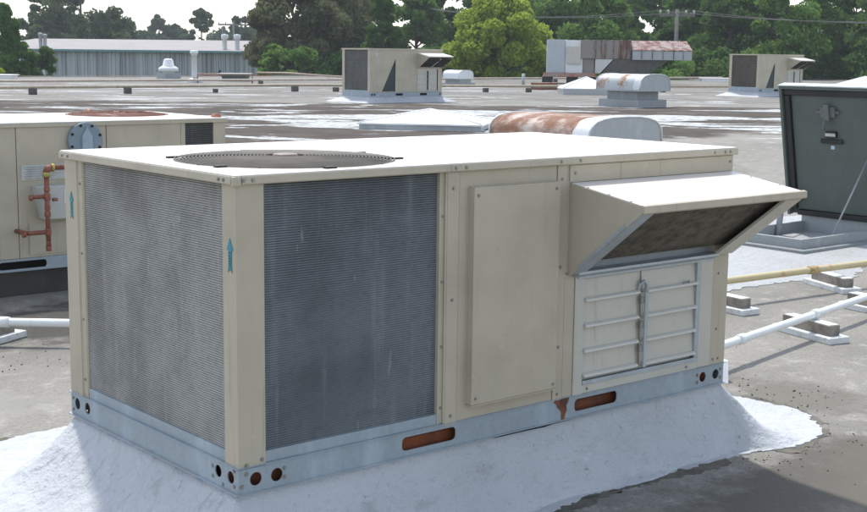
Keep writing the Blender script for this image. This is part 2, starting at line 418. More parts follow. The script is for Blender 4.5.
def skirt():
    mb = MB(); n = 220; K = 12; r_ = random.Random(5)
    per = []
    cx, cy, hx, hy = L/2, W/2, L/2-.02, W/2-.02
    for k in range(n):
        a = 2*math.pi*k/n
        # superellipse-free: walk the rectangle with rounded normals
        per.append(a)
    pts = []
    tot = 4*(hx+hy)
    seq = []
    def corner(cxx, cyy, a0):
        for j in range(9): seq.append((cxx, cyy, R(a0+90*j/8)))
    def side(x0, y0, x1, y1, a, m):
        for j in range(1, m): seq.append((x0+(x1-x0)*j/m, y0+(y1-y0)*j/m, R(a)))
    x0, x1, y0, y1 = .02, L-.02, .02, W-.02
    corner(x1, y0, 270); side(x1, y0, x1, y1, 0, 20); corner(x1, y1, 0); side(x1, y1, x0, y1, 90, 40)
    corner(x0, y1, 90); side(x0, y1, x0, y0, 180, 24); corner(x0, y0, 180); side(x0, y0, x1, y0, 270, 50)
    N = len(seq)
    for i, (px, py, a) in enumerate(seq):
        nx_, ny_ = math.cos(a), math.sin(a)
        o = .50*max(0, nx_)**2+.40*max(0, -nx_)**2+.32*max(0, ny_)**2
        fr = .13 if px > 1.2 else .13+.10*(1.2-px)/1.2
        o += fr*max(0, -ny_)**2
        for k in range(K+1):
            t = k/K; z = (.286+.006*math.sin(i*.23)*math.sin(i*.071+1))*(1-t)**(1.9-.25*abs(nx_))+.004
            lump = .007*math.sin(i*.21+k*.5)*math.sin(i*.083+2)+.005*math.sin(i*.47-k*.7)
            z += lump*min(1, 4*t)*(t < .97); wob = .014*math.sin(i*.31+k*.4)*t+.008*math.sin(i*.9+k*.6)*t+r_.uniform(-.003, .003)*(t > .1)
            off = .012+o*t+wob
            mb.v.append((px+nx_*off, py+ny_*off, z+r_.uniform(-.002, .002)))
    for i in range(N):
        for k in range(K):
            a = i*(K+1)+k; b = ((i+1) % N)*(K+1)+k
            mb.f.append((a, b, b+1, a+1)); mb.sm.append(True)
    o = mb.build('curb_flashing', M['coating']); tag(o, kind='structure')
skirt()
# coating round the hatch curb
sheet('roof_coating', [(5.2, 2.45), (6.0, 2.5), (6.6, 2.45), (7.0, 2.25), (7.4, 2.4), (8.0, 2.6), (9.0, 2.6), (10.0, 2.7), (10.3, 4.6), (9, 5.0), (7.6, 4.9), (7.0, 4.3), (6.4, 3.9), (5.6, 3.4), (5.1, 2.9)], .003, .005, M['old_coating'], 9, .05, .05)
sheet('roof_coating', [(9.2, 2.0), (10.2, 1.9), (11.5, 2.0), (11.5, 2.3), (10.2, 2.2), (9.3, 2.2)], .003, .005, M['old_coating'], 4, .09, .03)

# ================================================================== NEAR ROOFTOP UNIT
Z = .30                               # underside of the base rail above the roof
def screw(parent, x, y, z, axis, r=.006):
    r *= .8
    """hex screw head proud of a face: axis '-y' or '-x' or 'z'"""
    mb = MB(); h = .004
    hexp = [(r*math.cos(R(60*k+10)), r*math.sin(R(60*k+10))) for k in range(6)]
    was = [(1.5*r*math.cos(R(36*k)), 1.5*r*math.sin(R(36*k))) for k in range(10)]
    if axis == '-y':
        mb.prism([(x+a, z+b) for a, b in hexp], 'y', y-h, y); mb.prism([(x+a, z+b) for a, b in was], 'y', y-.0015, y+.001)
    elif axis == '-x':
        mb.prism([(y+a, z+b) for a, b in hexp], 'x', x-h, x); mb.prism([(y+a, z+b) for a, b in was], 'x', x-.0015, x+.001)
    else:
        mb.prism([(x+a, y+b) for a, b in hexp], 'z', z, z+h)
    return mb.build('screw', M['screw'], parent)

def louvre_panel(name, x0, x1, y, z0, z1, pitch, depth, mat, parent, axis='y'):
    """horizontal rounded fins; faces -y (axis y) or -x (axis x: x0..x1 run along y, y is the x position)"""
    mb = MB(); n = int((z1-z0)/pitch); prof = []
    for i in range(n):
        zz = z0+(z1-z0)*i/n; p = (z1-z0)/n
        prof += [(0, zz), (-depth, zz+p*.22), (-depth, zz+p*.55), (0, zz+p*.72), (0.002, zz+p*.86)]
    prof.append((0, z1)); vs = []; fs = []
    for (o, zz) in prof:
        for x in (x0, x1): vs.append((x, y+o, zz) if axis == 'y' else (y+o, x, zz))
    for i in range(len(prof)-1): fs.append((2*i, 2*i+1, 2*i+3, 2*i+2))
    mb.add(vs, fs); return mb.build(name, mat, parent)

near = empty('rooftop_unit', (0, 0, 0), 'large beige packaged rooftop air conditioner in the foreground on a white coated curb', 'air conditioner', group='packaged rooftop units')
# base rail with real knock-out holes
front_holes = [circ(.066, .043, .023), circ(.148, .041, .023), rr(.681, .935, .020, .070, .018), rr(1.565, 1.815, .020, .070, .018), circ(2.372, .043, .022), circ(2.462, .043, .022)]
me = plate([(0, 0), (L, 0), (L, .087), (0, .087)], front_holes, .004)
tf(me, ((1, 0, 0, 0), (0, 0, 1, .002), (0, 1, 0, Z), (0, 0, 0, 1)))
rail = link('base_rail', me, M['galv_blue'], near)
me = plate([(0.004, 0), (W, 0), (W, .087), (0.004, .087)], [circ(.050, .048, .021), circ(.130, .050, .021), circ(W-.055, .048, .023), circ(W-.145, .048, .023)], .004)
tf(me, ((0, 0, 1, .002), (1, 0, 0, 0), (0, 1, 0, Z), (0, 0, 0, 1)))
side_rail = link('base_rail', me, M['galv_blue'], near)
mb = MB(); mb.box(-.006, L+.006, -.010, .055, Z-.004, Z); mb.box(-.012, L+.012, -.006, .03, Z+.087, Z+.090)      # flanges
mb.box(-.010, .055, -.003, W+.012, Z-.0035, Z+.001); mb.box(-.006, .03, .031, W+.012, Z+.087, Z+.0905)
mb.box(L-.004, L, .004, W, Z+.001, Z+.087); mb.box(.004, L-.004, W-.004, W, Z+.001, Z+.087)
mb.build('rail_flange', M['galv_blue'], near, .0008)
mb = MB(); mb.box(.16, L-.2, .10, W-.10, Z-.02, Z+.086); mb.build('curb_nailer', M['rust_in'], near)
mb = MB()
mb.box(.01, L-.01, .01, W-.01, Z+.10, Z+.11); mb.build('base_pan', M['rust_in'], near)
mb = MB(); mb.box(.05, L-.05, .045, .05, Z+.001, Z+.05); mb.box(.045, .05, .05, W-.05, Z+.001, Z+.05); mb.build('inner_flange', M['rust_in'], near)
mb = MB(); mb.prism([(1.446, Z+.078), (1.452, Z+.084), (1.490, Z+.084), (1.531, Z+.088), (1.527, Z+.070), (1.516, Z+.055), (1.519, Z+.035), (1.510, Z+.020), (1.507, Z+.002), (1.494, Z-.003), (1.489, Z+.012), (1.491, Z+.030), (1.480, Z+.044), (1.468, Z+.052), (1.462, Z+.066)], 'y', -.0030, .001); mb.build('rust_patch', M['rust'], near)
# coil pan
mb = MB(); mb.box(.105, .86, .006, .03, Z+.0905, Z+.128); mb.box(.006, .03, .075, 1.115, Z+.091, Z+.130)
mb.build('coil_pan', M['galv_blue'], near, .001)
# posts
mb = MB()
mb.prism([(0, 0), (.104, 0), (.110, .008), (.110, .02), (.10, .02), (.02, .02), (.02, .09), (.008, .09), (0, .084)], 'z', Z+.082, Z+1.022)
mb.build('corner_post', M['beige'], near, .0015)
mb = MB()
mb.prism([(0, W), (0, W-.105), (.006, W-.108), (.006, W-.140), (.012, W-.145), (.03, W-.145), (.03, W)], 'z', Z+.082, Z+1.022)
mb.build('corner_post', M['beige'], near, .0015)
mb = MB(); mb.box(L-.105, L, -.001, .03, Z+.0905, Z+1.022); mb.box(L-.02, L, .03, .12, Z+.0905, Z+1.022); mb.build('corner_post', M['beige'], near, .0015)
mb = MB(); mb.box(L-.02, L, W-.1, W, Z+.0905, Z+1.022); mb.build('corner_post', M['beige'], near)
# coils
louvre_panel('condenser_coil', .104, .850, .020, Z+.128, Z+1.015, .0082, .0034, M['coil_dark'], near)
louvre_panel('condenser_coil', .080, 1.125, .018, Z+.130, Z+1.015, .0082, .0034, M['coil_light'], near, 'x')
mb = MB(); mb.box(.104, .85, .0225, .05, Z+.09, Z+1.02); mb.box(.0225, .05, .08, 1.13, Z+.09, Z+1.02); mb.box(.03, .85, .2, .24, Z+.12, Z+.14)
mb.build('coil_backing', M['dark'], near)
# strips and panels of the long face
mb = MB(); mb.box(.846, .852, .002, .03, Z+.0905, Z+1.02); mb.box(.852, .880, .008, .03, Z+.0905, Z+1.02); mb.box(.872, .880, .0, .008, Z+.0905, Z+1.02)
mb.build('coil_trim', M['beige'], near, .001)
mb = MB(); mb.box(.880, .935, -.002, .02, Z+.080, Z+1.020); mb.build('frame_post', M['beige'], near, .0015)
mb = MB(); mb.box(.9385, 1.434, .002, .02, Z+.088, Z+1.020); mb.build('side_panel', M['beige'], near, .001)
mb = MB(); mb.box(.984, 1.424, -.030, .0015, Z+.147, Z+.960); mb.box(.978, .984, -.001, .0015, Z+.147, Z+.962)
mb.build('access_door', M['beige'], near, .003)
mb = MB(); mb.box(.984, 1.424, -.012, .0015, Z+.9605, Z+.9635); mb.build('door_lip', M['beige'], near); mb = MB(); mb.box(.982, 1.426, -.034, .001, Z+.1425, Z+.1465); mb.build('door_lip', M['beige'], near)
mb = MB(); mb.box(1.4365, 1.488, -.002, .02, Z+.080, Z+1.020); mb.build('frame_post', M['beige'], near, .0015)
mb = MB(); mb.box(1.4905, 1.5455, .0, .02, Z+.090, Z+1.020); mb.box(1.5456, 2.41, .0, .02, Z+.955, Z+1.020); mb.build('side_panel', M['beige'], near, .001)
mb = MB(); mb.box(1.50, 2.507, -.005, -.0005, Z+.950, Z+1.016); mb.build('upper_band', M['beige'], near, .001)
# body behind everything
mb = MB(); mb.box(.86, L-.03, .0205, W-.02, Z+.12, Z+1.0); mb.box(L-.02, L-.005, .12, W-.1, Z+.09, Z+1.02); mb.box(1.4, L-.02, W-.02, W-.005, Z+.09, Z+1.02); mb.box(.05, .85, W-.02, W-.01, Z+.09, Z+1.02)
mb.build('inner_casing', M['galv_dull'], near)
# top cap with the fan opening
FX, FY, FR = .484, .450, .384
ov = .012
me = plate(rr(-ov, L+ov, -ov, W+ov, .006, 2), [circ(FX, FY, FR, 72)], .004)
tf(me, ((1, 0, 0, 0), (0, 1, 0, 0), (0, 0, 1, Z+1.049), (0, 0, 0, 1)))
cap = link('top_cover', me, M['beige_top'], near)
mb = MB()
mb.prism([(-.001-ov, Z+1.019), (-ov-.006, Z+1.023), (-ov-.004, Z+1.0465), (.01, Z+1.0465), (.01, Z+1.043), (0, Z+1.02)], 'x', .014, L+ov)
mb.build('cover_lip', M['beige'], cap, .0012)
mb = MB()
mb.prism([(-.001-ov, Z+1.019), (-ov-.006, Z+1.023), (-ov-.004, Z+1.0465), (.01, Z+1.0465), (.01, Z+1.043), (0, Z+1.02)], 'y', .002, W+ov)
mb.build('cover_lip', M['beige'], cap, .0012)
mb = MB(); mb.box(-.014, .013, -.0165, .0, Z+1.017, Z+1.0465); mb.box(-.0165, -.001, -.014, .0015, Z+1.015, Z+1.0466); mb.build('corner_tab', M['beige'], cap, .003)
mb = MB(); mb.box(L, L+ov, -.01, W+ov, Z+1.02, Z+1.0465); mb.box(0, L, W, W+ov, Z+1.02, Z+1.0465); mb.build('cover_lip', M['beige'], cap)
# fan well, blades, guard
mb = MB(); mb.lathe([(FR-.002, Z+1.046), (FR-.012, Z+1.03), (FR-.012, Z+.80)], FX, FY, 48); mb.build('fan_shroud', M['galv_dull'], near)
mb = MB(); mb.lathe([(0.001, Z+.70), (.395, Z+.70)], FX, FY, 32); mb.build('well_floor', M['dark'], near)
fan = MB(); fan.lathe([(0.001, Z+.99), (.07, Z+.985), (.075, Z+.86), (.001, Z+.86)], FX, FY, 20); fn = fan.build('fan_hub', M['galv_dull'], near)
for k in range(4):
    b = MB(); vs = []; a0 = k*90+20
    for i in range(6):
        rr_ = .07+.29*i/5
        for j in range(5):
            t = j/4; a = R(a0+(10+50*t)*(1-.25*i/5)); vs.append((FX+rr_*math.cos(a), FY+rr_*math.sin(a), Z+.90+.07*t))
    b.add(vs, [(i*5+j, (i+1)*5+j, (i+1)*5+j+1, i*5+j+1) for i in range(5) for j in range(4)], True); b.build('fan_blade', M['galv_dull'], near)
gu = MB()
NR = 26
for k in range(NR):
    r_ = .075+(FR+.015-.075)*k/(NR-1); t = r_/(FR+.015); z = Z+1.055+.011*(1-t**4)
    gu.tube([(FX+r_*math.cos(2*math.pi*j/72), FY+r_*math.sin(2*math.pi*j/72), z) for j in range(72)], .0026, 5, True)
for k in range(10):
    a = R(36*k+8); pts = []
    for j in range(9):
        r_ = .06+(FR+.015-.06)*j/8; t = r_/(FR+.015); pts.append((FX+r_*math.cos(a), FY+r_*math.sin(a), Z+1.051+.011*(1-t**4)))
    gu.tube(pts, .0032, 5)
guard = gu.build('fan_guard', mat_flat('guard_wire', (.17, .155, .13), .85), near)
mb = MB(); mb.lathe([(0.001, Z+1.072), (.042, Z+1.072), (.046, Z+1.068), (.046, Z+1.060)], FX, FY, 20); mb.build('centre_plate', mat_rust('centre_rust', (.22, .18, .15), (.14, .085, .055), .4, .7, 12, 1), guard)
for a in (12, 78, 140, 205, 258, 330):
    c_, s_ = math.cos(R(a)), math.sin(R(a)); r_ = FR+.028
    mb = MB(); x, y = FX+r_*c_, FY+r_*s_
    mb.hexa([(x-.022, y-.010, Z+1.051), (x+.022, y-.010, Z+1.051), (x+.022, y+.010, Z+1.051), (x-.022, y+.010, Z+1.051)],
            [(x-.022, y-.010, Z+1.058), (x+.022, y-.010, Z+1.058), (x+.022, y+.010, Z+1.058), (x-.022, y+.010, Z+1.058)])
    mb.build('guard_clip', M['hatch_dark'], guard)
# rain hood
HX0, HX1 = 1.505, 2.506
chk = [(0, 1.247), (-.378, 1.188), (-.380, 1.166), (-.022, .886), (0, .886)]
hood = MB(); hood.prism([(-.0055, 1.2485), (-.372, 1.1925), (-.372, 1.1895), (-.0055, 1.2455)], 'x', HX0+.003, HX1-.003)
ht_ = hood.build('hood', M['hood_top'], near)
mb = MB(); mb.prism([(-.372, 1.1955), (-.388, 1.192), (-.390, 1.166), (-.381, 1.160), (-.381, 1.166), (-.372, 1.186)], 'x', HX0-.004, HX1+.008); mb.build('hood_lip', M['beige'], ht_, .001)
for x in (HX0-.002, HX1-.001):
    mb = MB(); mb.prism(chk, 'x', x, x+.003); mb.build('hood_cheek', M['beige'], ht_)
    mb = MB(); mb.prism([(-.372, 1.158), (-.362, 1.166), (-.018, .897), (-.030, .890)], 'x', x+(.0035 if x < 2 else -.115), x+(.070 if x < 2 else -.0005)); mb.build('cheek_flange', M['galv'] if x < 2 else M['cream'], ht_, .001)
mb = MB(); mb.prism([(-.0355, .886), (-.034, .896), (0.0, .90), (0.0, .872), (-.012, .872)], 'x', HX0+.03, HX1-.10); mb.build('bottom_flange', M['galv'], ht_, .001)
mb = MB(); mb.prism([(-.322, 1.172), (-.318, 1.178), (-.012, .938), (-.018, .932)], 'x', HX0+.004, HX1-.004); mb.build('intake_screen', M['filter'], ht_)
mb = MB(); mb.box(HX0-.022, HX0-.0025, -.003, .0, .875, 1.252); mb.build('hood_bracket', M['beige'], ht_, .001)
mb = MB(); mb.prism([(-.300, 1.105), (-.292, 1.118), (-.055, .925), (-.060, .912)], 'x', HX0-.0045, HX0-.0025); mb.build('cheek_strip', M['galv'], ht_)
# relief damper below the hood
mb = MB(); mb.box(1.548, 1.600, -.004, .004, Z+.088, Z+.571); mb.box(2.325, 2.408, -.004, .004, Z+.092, Z+.585); mb.box(1.600, 2.325, -.003, .004, Z+.0905, Z+.123)
dfr = mb.build('damper_frame', M['cream'], near, .001)
mb = MB(); mb.box(1.560, 2.395, -.009, -.004, Z+.562, Z+.584); mb.box(1.600, 2.325, -.007, -.003, Z+.1235, Z+.142); mb.box(2.300, 2.325, -.004, .018, Z+.142, Z+.562); mb.build('damper_trim', M['galv'], dfr, .001)
mb = MB(); mb.box(2.318, 2.335, .004, .019, Z+.14, Z+.56); mb.build('damper_slot', M['hatch_dark'], dfr)
zz = [.560, .470, .365, .262, .160]
for i in range(4):
    a, b = zz[i+1], zz[i]
    for (x0, x1) in ((1.603, 1.925), (1.958, 2.298)):
        mb = MB(); mb.prism([(-.0045, Z+a+.011), (-.015, Z+a+.006), (-.015, Z+a-.002), (-.0045, Z+a-.002)], 'x', x0+.001, x1-.001); mb.build('blade_lip', M['lip_white'], dfr)
    for (x0, x1) in ((1.603, 1.925), (1.955, 2.300)):
        mb = MB(); mb.prism([(.016, Z+b-.003), (.012, Z+b-.003), (.004, Z+a+.010), (-.004, Z+a+.010), (-.004, Z+a), (.010, Z+a)], 'x', x0, x1)
        mb.build('damper_blade', M['cream'], dfr, .0008)
mb = MB(); mb.box(1.600, 2.30, .017, .02, Z+.14, Z+.56); mb.build('damper_back', M['cream'], dfr)
mb = MB(); mb.tube([(1.926, .0, Z+.478), (1.928, -.008, Z+.505), (1.945, -.014, Z+.518), (1.960, -.016, Z+.505), (1.962, -.016, Z+.47)], .008, 8)
mb.box(1.953, 1.972, -.018, -.012, Z+.150, Z+.480)
lk = mb.build('link_bar', M['galv'], dfr, .001)
for z_ in (.44, .335, .235):
    mb = MB(); mb.box(1.934, 1.953, -.012, -.003, Z+z_-.018, Z+z_+.012); mb.build('link_pin', M['screw'], lk)
mb = MB(); mb.tube([(2.20, -.005, Z+.472), (2.21, -.014, Z+.486), (2.235, -.014, Z+.49), (2.245, -.005, Z+.478)], .003, 6); mb.build('blade_hook', M['screw'], dfr)
# flow decals (teal arrows)
def arrow(y, z, s=1.):
    pl = [(-.5*.024, 0), (0, .012), (.5*.024, 0), (.009, .028), (.5*.020, .050), (.010, .072), (.019, .072), (0, .112), (-.019, .072), (-.010, .072), (-.010, .050), (-.009, .028)]
    me = plate([(a*s, b*s) for a, b in pl], [], .0016)
    tf(me, ((0, 0, -1, -.0012), (1, 0, 0, y), (0, 1, 0, z), (0, 0, 0, 1)))
    o = link('arrow_decal', me, M['decal'], near)
    t = MB()
    for k in range(5): t.box(-.0027, -.0021, y-.0055+.002*(k % 2), y+.0055-.001*(k % 3), z+(.026+.009*k)*s, z+(.026+.009*k)*s+.004)
    t.build('decal_print', M['decal_text'], o)
arrow(.036, Z+.735); arrow(W-.058, Z+.790, .95)
# screws
for x, z in ((.020, 1.034), (.055, 1.034), (.905, 1.034), (.955, 1.034), (1.44, 1.034), (1.545, 1.034), (2.37, 1.034), (2.44, 1.034), (2.475, 1.034)): screw(cap, x, -.0175, Z+z, '-y')
for y, z in ((.045, 1.034), (.075, 1.034), (W-.02, 1.034), (W-.07, 1.034)): screw(cap, -.0175, y, Z+z, '-x')
for x, z in ((.907, .96), (.907, .55), (.907, .115), (1.462, .965), (1.462, .62), (1.462, .30), (1.462, .11)): screw(near, x, -.002, Z+z, '-y')
for z in (.86, .62, .38, .15): screw(near, .866, .008, Z+z, '-y', .005)
for x, z in ((1.005, .93), (1.405, .935), (1.41, .165), (1.005, .17)): screw(near, x, -.030, Z+z, '-y')
for x, z in ((1.53, .985), (2.49, .99)): screw(near, x, -.005, Z+z, '-y')
for x, z in ((1.496, .59), (1.517, .72), (1.517, .90)): screw(near, x, -.003, Z+z, '-y', .005)
for x, z in ((.03, .066), (.012, .026), (.178, .058), (.178, .028), (2.335, .057), (2.335, .024), (2.495, .062), (2.495, .024), (.030, .095), (.090, .105)): screw(rail, x, -.0005, Z+z, '-y', .0065)
for y, z in ((.028, .075), (.028, .022), (.165, .06), (.165, .025), (.10, .012), (W-.02, .066), (W-.02, .02)): screw(side_rail, -.0005, y, Z+z, '-x', .006)
for x, z in ((2.435, .115), (2.47, .115), (1.63, .107), (2.25, .107), (1.585, .575), (1.95, .574), (2.37, .574), (2.45, .5), (2.45, .25)): screw(near, x, -.0045 if x < 2.42 else -.001, Z+z+(0), '-y', .005)
for y in (W-.115,):
    for z in (.93, .66, .40, .16): screw(near, .006, y-.008, Z+z, '-x', .005)
for x, dz in ((1.58, .006), (1.65, .006)): pass
for x in (1.62, 1.72, 2.0, 2.35): 
    pass
for y in (-.09, -.20, -.31): screw(ht_, HX0+.008, y, 1.2485-.1528*(-y)-.001, 'z', .006)
for y in (-.12, -.27): screw(ht_, HX1-.02, y, 1.2485-.1528*(-y)-.001, 'z', .006)

# ================================================================== SECOND UNIT (behind, left)
U2 = empty('rooftop_unit', (3.155-L, 5.35, 0), 'beige rooftop unit at the left edge, with orange gas piping and round blue grey disc', 'air conditioner', group='packaged rooftop units')
zb = .185
mb = MB(); mb.box(.06, L-.06, .06, W-.06, 0, zb-.005); mb.build('roof_curb', mat_flat('shaded_curb', (.06, .055, .048), .9), U2, .004)  # curb colour darkened for the shadow below the rail
me = plate([(0, 0), (L, 0), (L, .09), (0, .09)], [rr(.68, 1.03, .018, .072, .02), rr(1.6, 1.9, .018, .072, .02)], .004)
tf(me, ((1, 0, 0, 0), (0, 0, 1, .002), (0, 1, 0, zb), (0, 0, 0, 1)))
link('base_rail', me, M['galv_blue'], U2)
mb = MB(); mb.box(L-.004, L, .004, W, zb, zb+.09); mb.build('base_rail', M['galv_blue'], U2); mb = MB(); mb.box(0, .004, .004, W, zb, zb+.09); mb.build('base_rail', M['galv_blue'], U2)
mb = MB(); mb.box(.1, L-.1, .12, W-.1, zb, zb+.09); mb.build('curb_nailer', M['dark'], U2)
H2 = zb+1.02
mb = MB(); mb.box(.02, L-.42, .012, W, zb+.09, H2); mb.box(L-.42, L-.02, .04, W-.0, zb+.09, zb+.14); mb.build('inner_casing', M['beige'], U2)
xs2 = [0.0, .818, 1.515, 2.125]
for (a, b) in ((.0, .830), (.834, 1.512), (1.516, 2.125)):
    mb = MB(); mb.box(a+.002, b, 0, .011, zb+.092, H2-.002); mb.build('side_panel', M['beige'], U2, .002)
mb = MB(); mb.box(2.127, 2.165, .0, .03, zb+.092, H2); mb.build('frame_post', M['beige'], U2, .002)
mb = MB(); mb.box(L-.105, L, .0, .02, zb+.092, H2); mb.box(L-.02, L, .02, .1, zb+.092, H2); mb.build('corner_post', M['beige'], U2, .002)
mb = MB(); mb.box(L-.03, L, W-.1, W, zb+.092, H2); mb.build('corner_post', M['beige'], U2, .002)
louvre_panel('condenser_coil', 2.165, L-.105, .020, zb+.12, H2-.01, .0145, .007, M['coil_far'], U2)
mb = MB(); mb.box(2.165, L-.105, .023, .06, zb+.09, H2); mb.box(L-.06, L-.025, .1, W-.1, zb+.09, H2); mb.build('coil_backing', M['coil_far'], U2)
me = plate(rr(-ov, L+ov, -ov, W+ov, .006, 2), [circ(L-.50, W-.44, .38, 48)], .006)
tf(me, ((1, 0, 0, 0), (0, 1, 0, 0), (0, 0, 1, H2+.027), (0, 0, 0, 1)))
cap2 = link('top_cover', me, M['beige_top'], U2)
mb = MB(); mb.box(-ov, L+ov, -ov-.002, 0, H2-.004, H2+.023); mb.box(L, L+ov, .001, W+ov, H2-.004, H2+.023); mb.build('cover_lip', M['beige'], cap2, .002)
gu = MB(); gx, gy = L-.50, W-.44
for k in range(16):
    r_ = .07+.33*k/15
    gu.tube([(gx+r_*math.cos(2*math.pi*j/48), gy+r_*math.sin(2*math.pi*j/48), H2+.032+.012*(1-(r_/.4)**4)) for j in range(48)], .004, 5, True)
for k in range(8):
    a = R(45*k); gu.tube([(gx+r_*math.cos(a), gy+r_*math.sin(a), H2+.03+.02*(1-(r_/.4)**4)) for r_ in (.07, .2, .3, .4)], .005, 5)
gu.build('fan_guard', mat_rust('guard_rust', (.20, .09, .06), (.13, .05, .035), .3, .7, 8, 1), U2)
mb = MB(); mb.lathe([(.001, H2-.3), (.378, H2-.3), (.378, H2+.02)], gx, gy, 32); mb.build('fan_shroud', M['rust_in'], U2)
for (x, y) in ((L-.02, .1), (L-.55, W-.03)):
    mb = MB(); mb.lathe([(.001, H2+.06), (.03, H2+.055), (.045, H2+.03)], x, y, 10); mb.build('lifting_lug', M['orange'], U2)
# round flue disc with bolts
dx, dz = 1.34, 1.095
mb = MB(); n = 28
mb.prism([(dx+.132*math.cos(2*math.pi*k/n), dz+.132*math.sin(2*math.pi*k/n)) for k in range(n)], 'y', -.035, 0)
disc = mb.build('flue_disc', M['blue_grey'], U2, .004)
mb = MB(); mb.prism([(dx-.035, dz-.10), (dx+.045, dz-.10), (dx+.045, dz+.03), (dx+.005, dz+.10), (dx-.035, dz+.03)], 'y', -.055, -.0355); mb.build('flue_tab', mat_flat('pale_blue_paint', (.30, .38, .44), .5), disc, .003)
for k in range(8):
    a = R(45*k+20); mb = MB(); mb.prism([(dx+.115*math.cos(a)+.010*math.cos(R(60*j)), dz+.115*math.sin(a)+.010*math.sin(R(60*j))) for j in range(6)], 'y', -.045, -.0355); mb.build('bolt', M['dark'], disc)
# labels, flue box, lower panel edge
mb = MB(); mb.box(.865, 1.19, -.004, -.0005, .83, .935); lb = mb.build('rating_label', M['label'], U2)
mb = MB()
for k in range(6): mb.box(.88+.01*(k % 2), 1.13-.02*(k % 3), -.006, -.0045, .922-.016*k-.004, .922-.016*k)
mb.build('label_print', mat_flat('faded_print', (.34, .34, .33), .6), lb)
mb = MB(); mb.hexa([(.985, -.10, .55), (1.36, -.10, .55), (1.36, 0, .55), (.985, 0, .55)], [(.93, -.10, .79), (1.36, -.10, .79), (1.36, 0, .79), (.93, 0, .79)])
fb = mb.build('flue_box', mat_paint('pale_grey_box', (.46, .46, .42), .45, .3), U2, .008)
mb = MB(); mb.box(1.13, 1.28, -.104, -.1005, .66, .76); lb2 = mb.build('paper_sticker', mat_flat('sticker_white', (.6, .65, .68), .5), fb)
mb = MB()
for k in range(5): mb.box(1.145, 1.26-.02*(k % 2), -.1055, -.1045, .745-.018*k-.004, .745-.018*k)
mb.build('sticker_print', mat_flat('sticker_ink', (.25, .35, .42), .6), lb2)
mb = MB(); mb.box(.855, .868, -.003, 0, .30, .60); mb.box(.895, .90, -.003, 0, .30, .60); mb.box(.905, 1.5, -.008, -.0005, .298, .52); mb.build('lower_panel', M['beige'], U2)
# gas piping
gp = MB(); px_, py_ = .975, -.17
gp.tube([(px_+.7, py_, .925), (px_+.06, py_, .925)], .018, 10)
gp.tube([(px_, py_, .88), (px_, py_, .37)], .017, 10)
gp.tube([(px_+.04, py_, .925), (px_+.01, py_, .92), (px_, py_, .89)], .026, 10)
gp.tube([(px_, py_, .475), (px_-.14, py_, .475), (px_-.16, py_+.02, .475), (px_-.16, .0, .475)], .016, 10)
pipe2 = gp.build('gas_pipe', M['orange'], U2)
for (z0, z1, r_) in ((.86, .90, .027), (.76, .79, .026), (.70, .745, .030), (.63, .66, .026), (.585, .615, .028), (.45, .50, .027), (.34, .375, .025), (.38, .41, .022)):
    mb = MB(); mb.tube([(px_, py_, z0), (px_, py_, z1)], r_*.85, 8); mb.build('pipe_fitting', M['orange'], pipe2, .002)
mb = MB(); mb.tube([(px_-.13, py_, .725), (px_-.02, py_, .725)], .014, 8); mb.tube([(px_-.13, py_-.03, .705), (px_-.13, py_-.03, .745)], .012, 8); mb.build('shutoff_handle', M['orange'], pipe2)
mb = MB(); mb.tube([(px_, py_, .862), (px_, py_, .895)], .029, 8); mb.tube([(px_+.035, py_, .925), (px_+.055, py_, .925)], .029, 8); mb.build('pipe_tape', M['valve_yellow'], pipe2)
mb = MB(); mb.tube([(px_+.04, py_, .70), (px_+.075, py_, .70)], .012, 8); mb.build('pipe_plug', M['orange'], pipe2); mb = MB(); mb.tube([(px_-.17, py_-.01, .475), (px_-.19, py_-.01, .475)], .026, 8); mb.build('pipe_plug', M['orange'], pipe2)

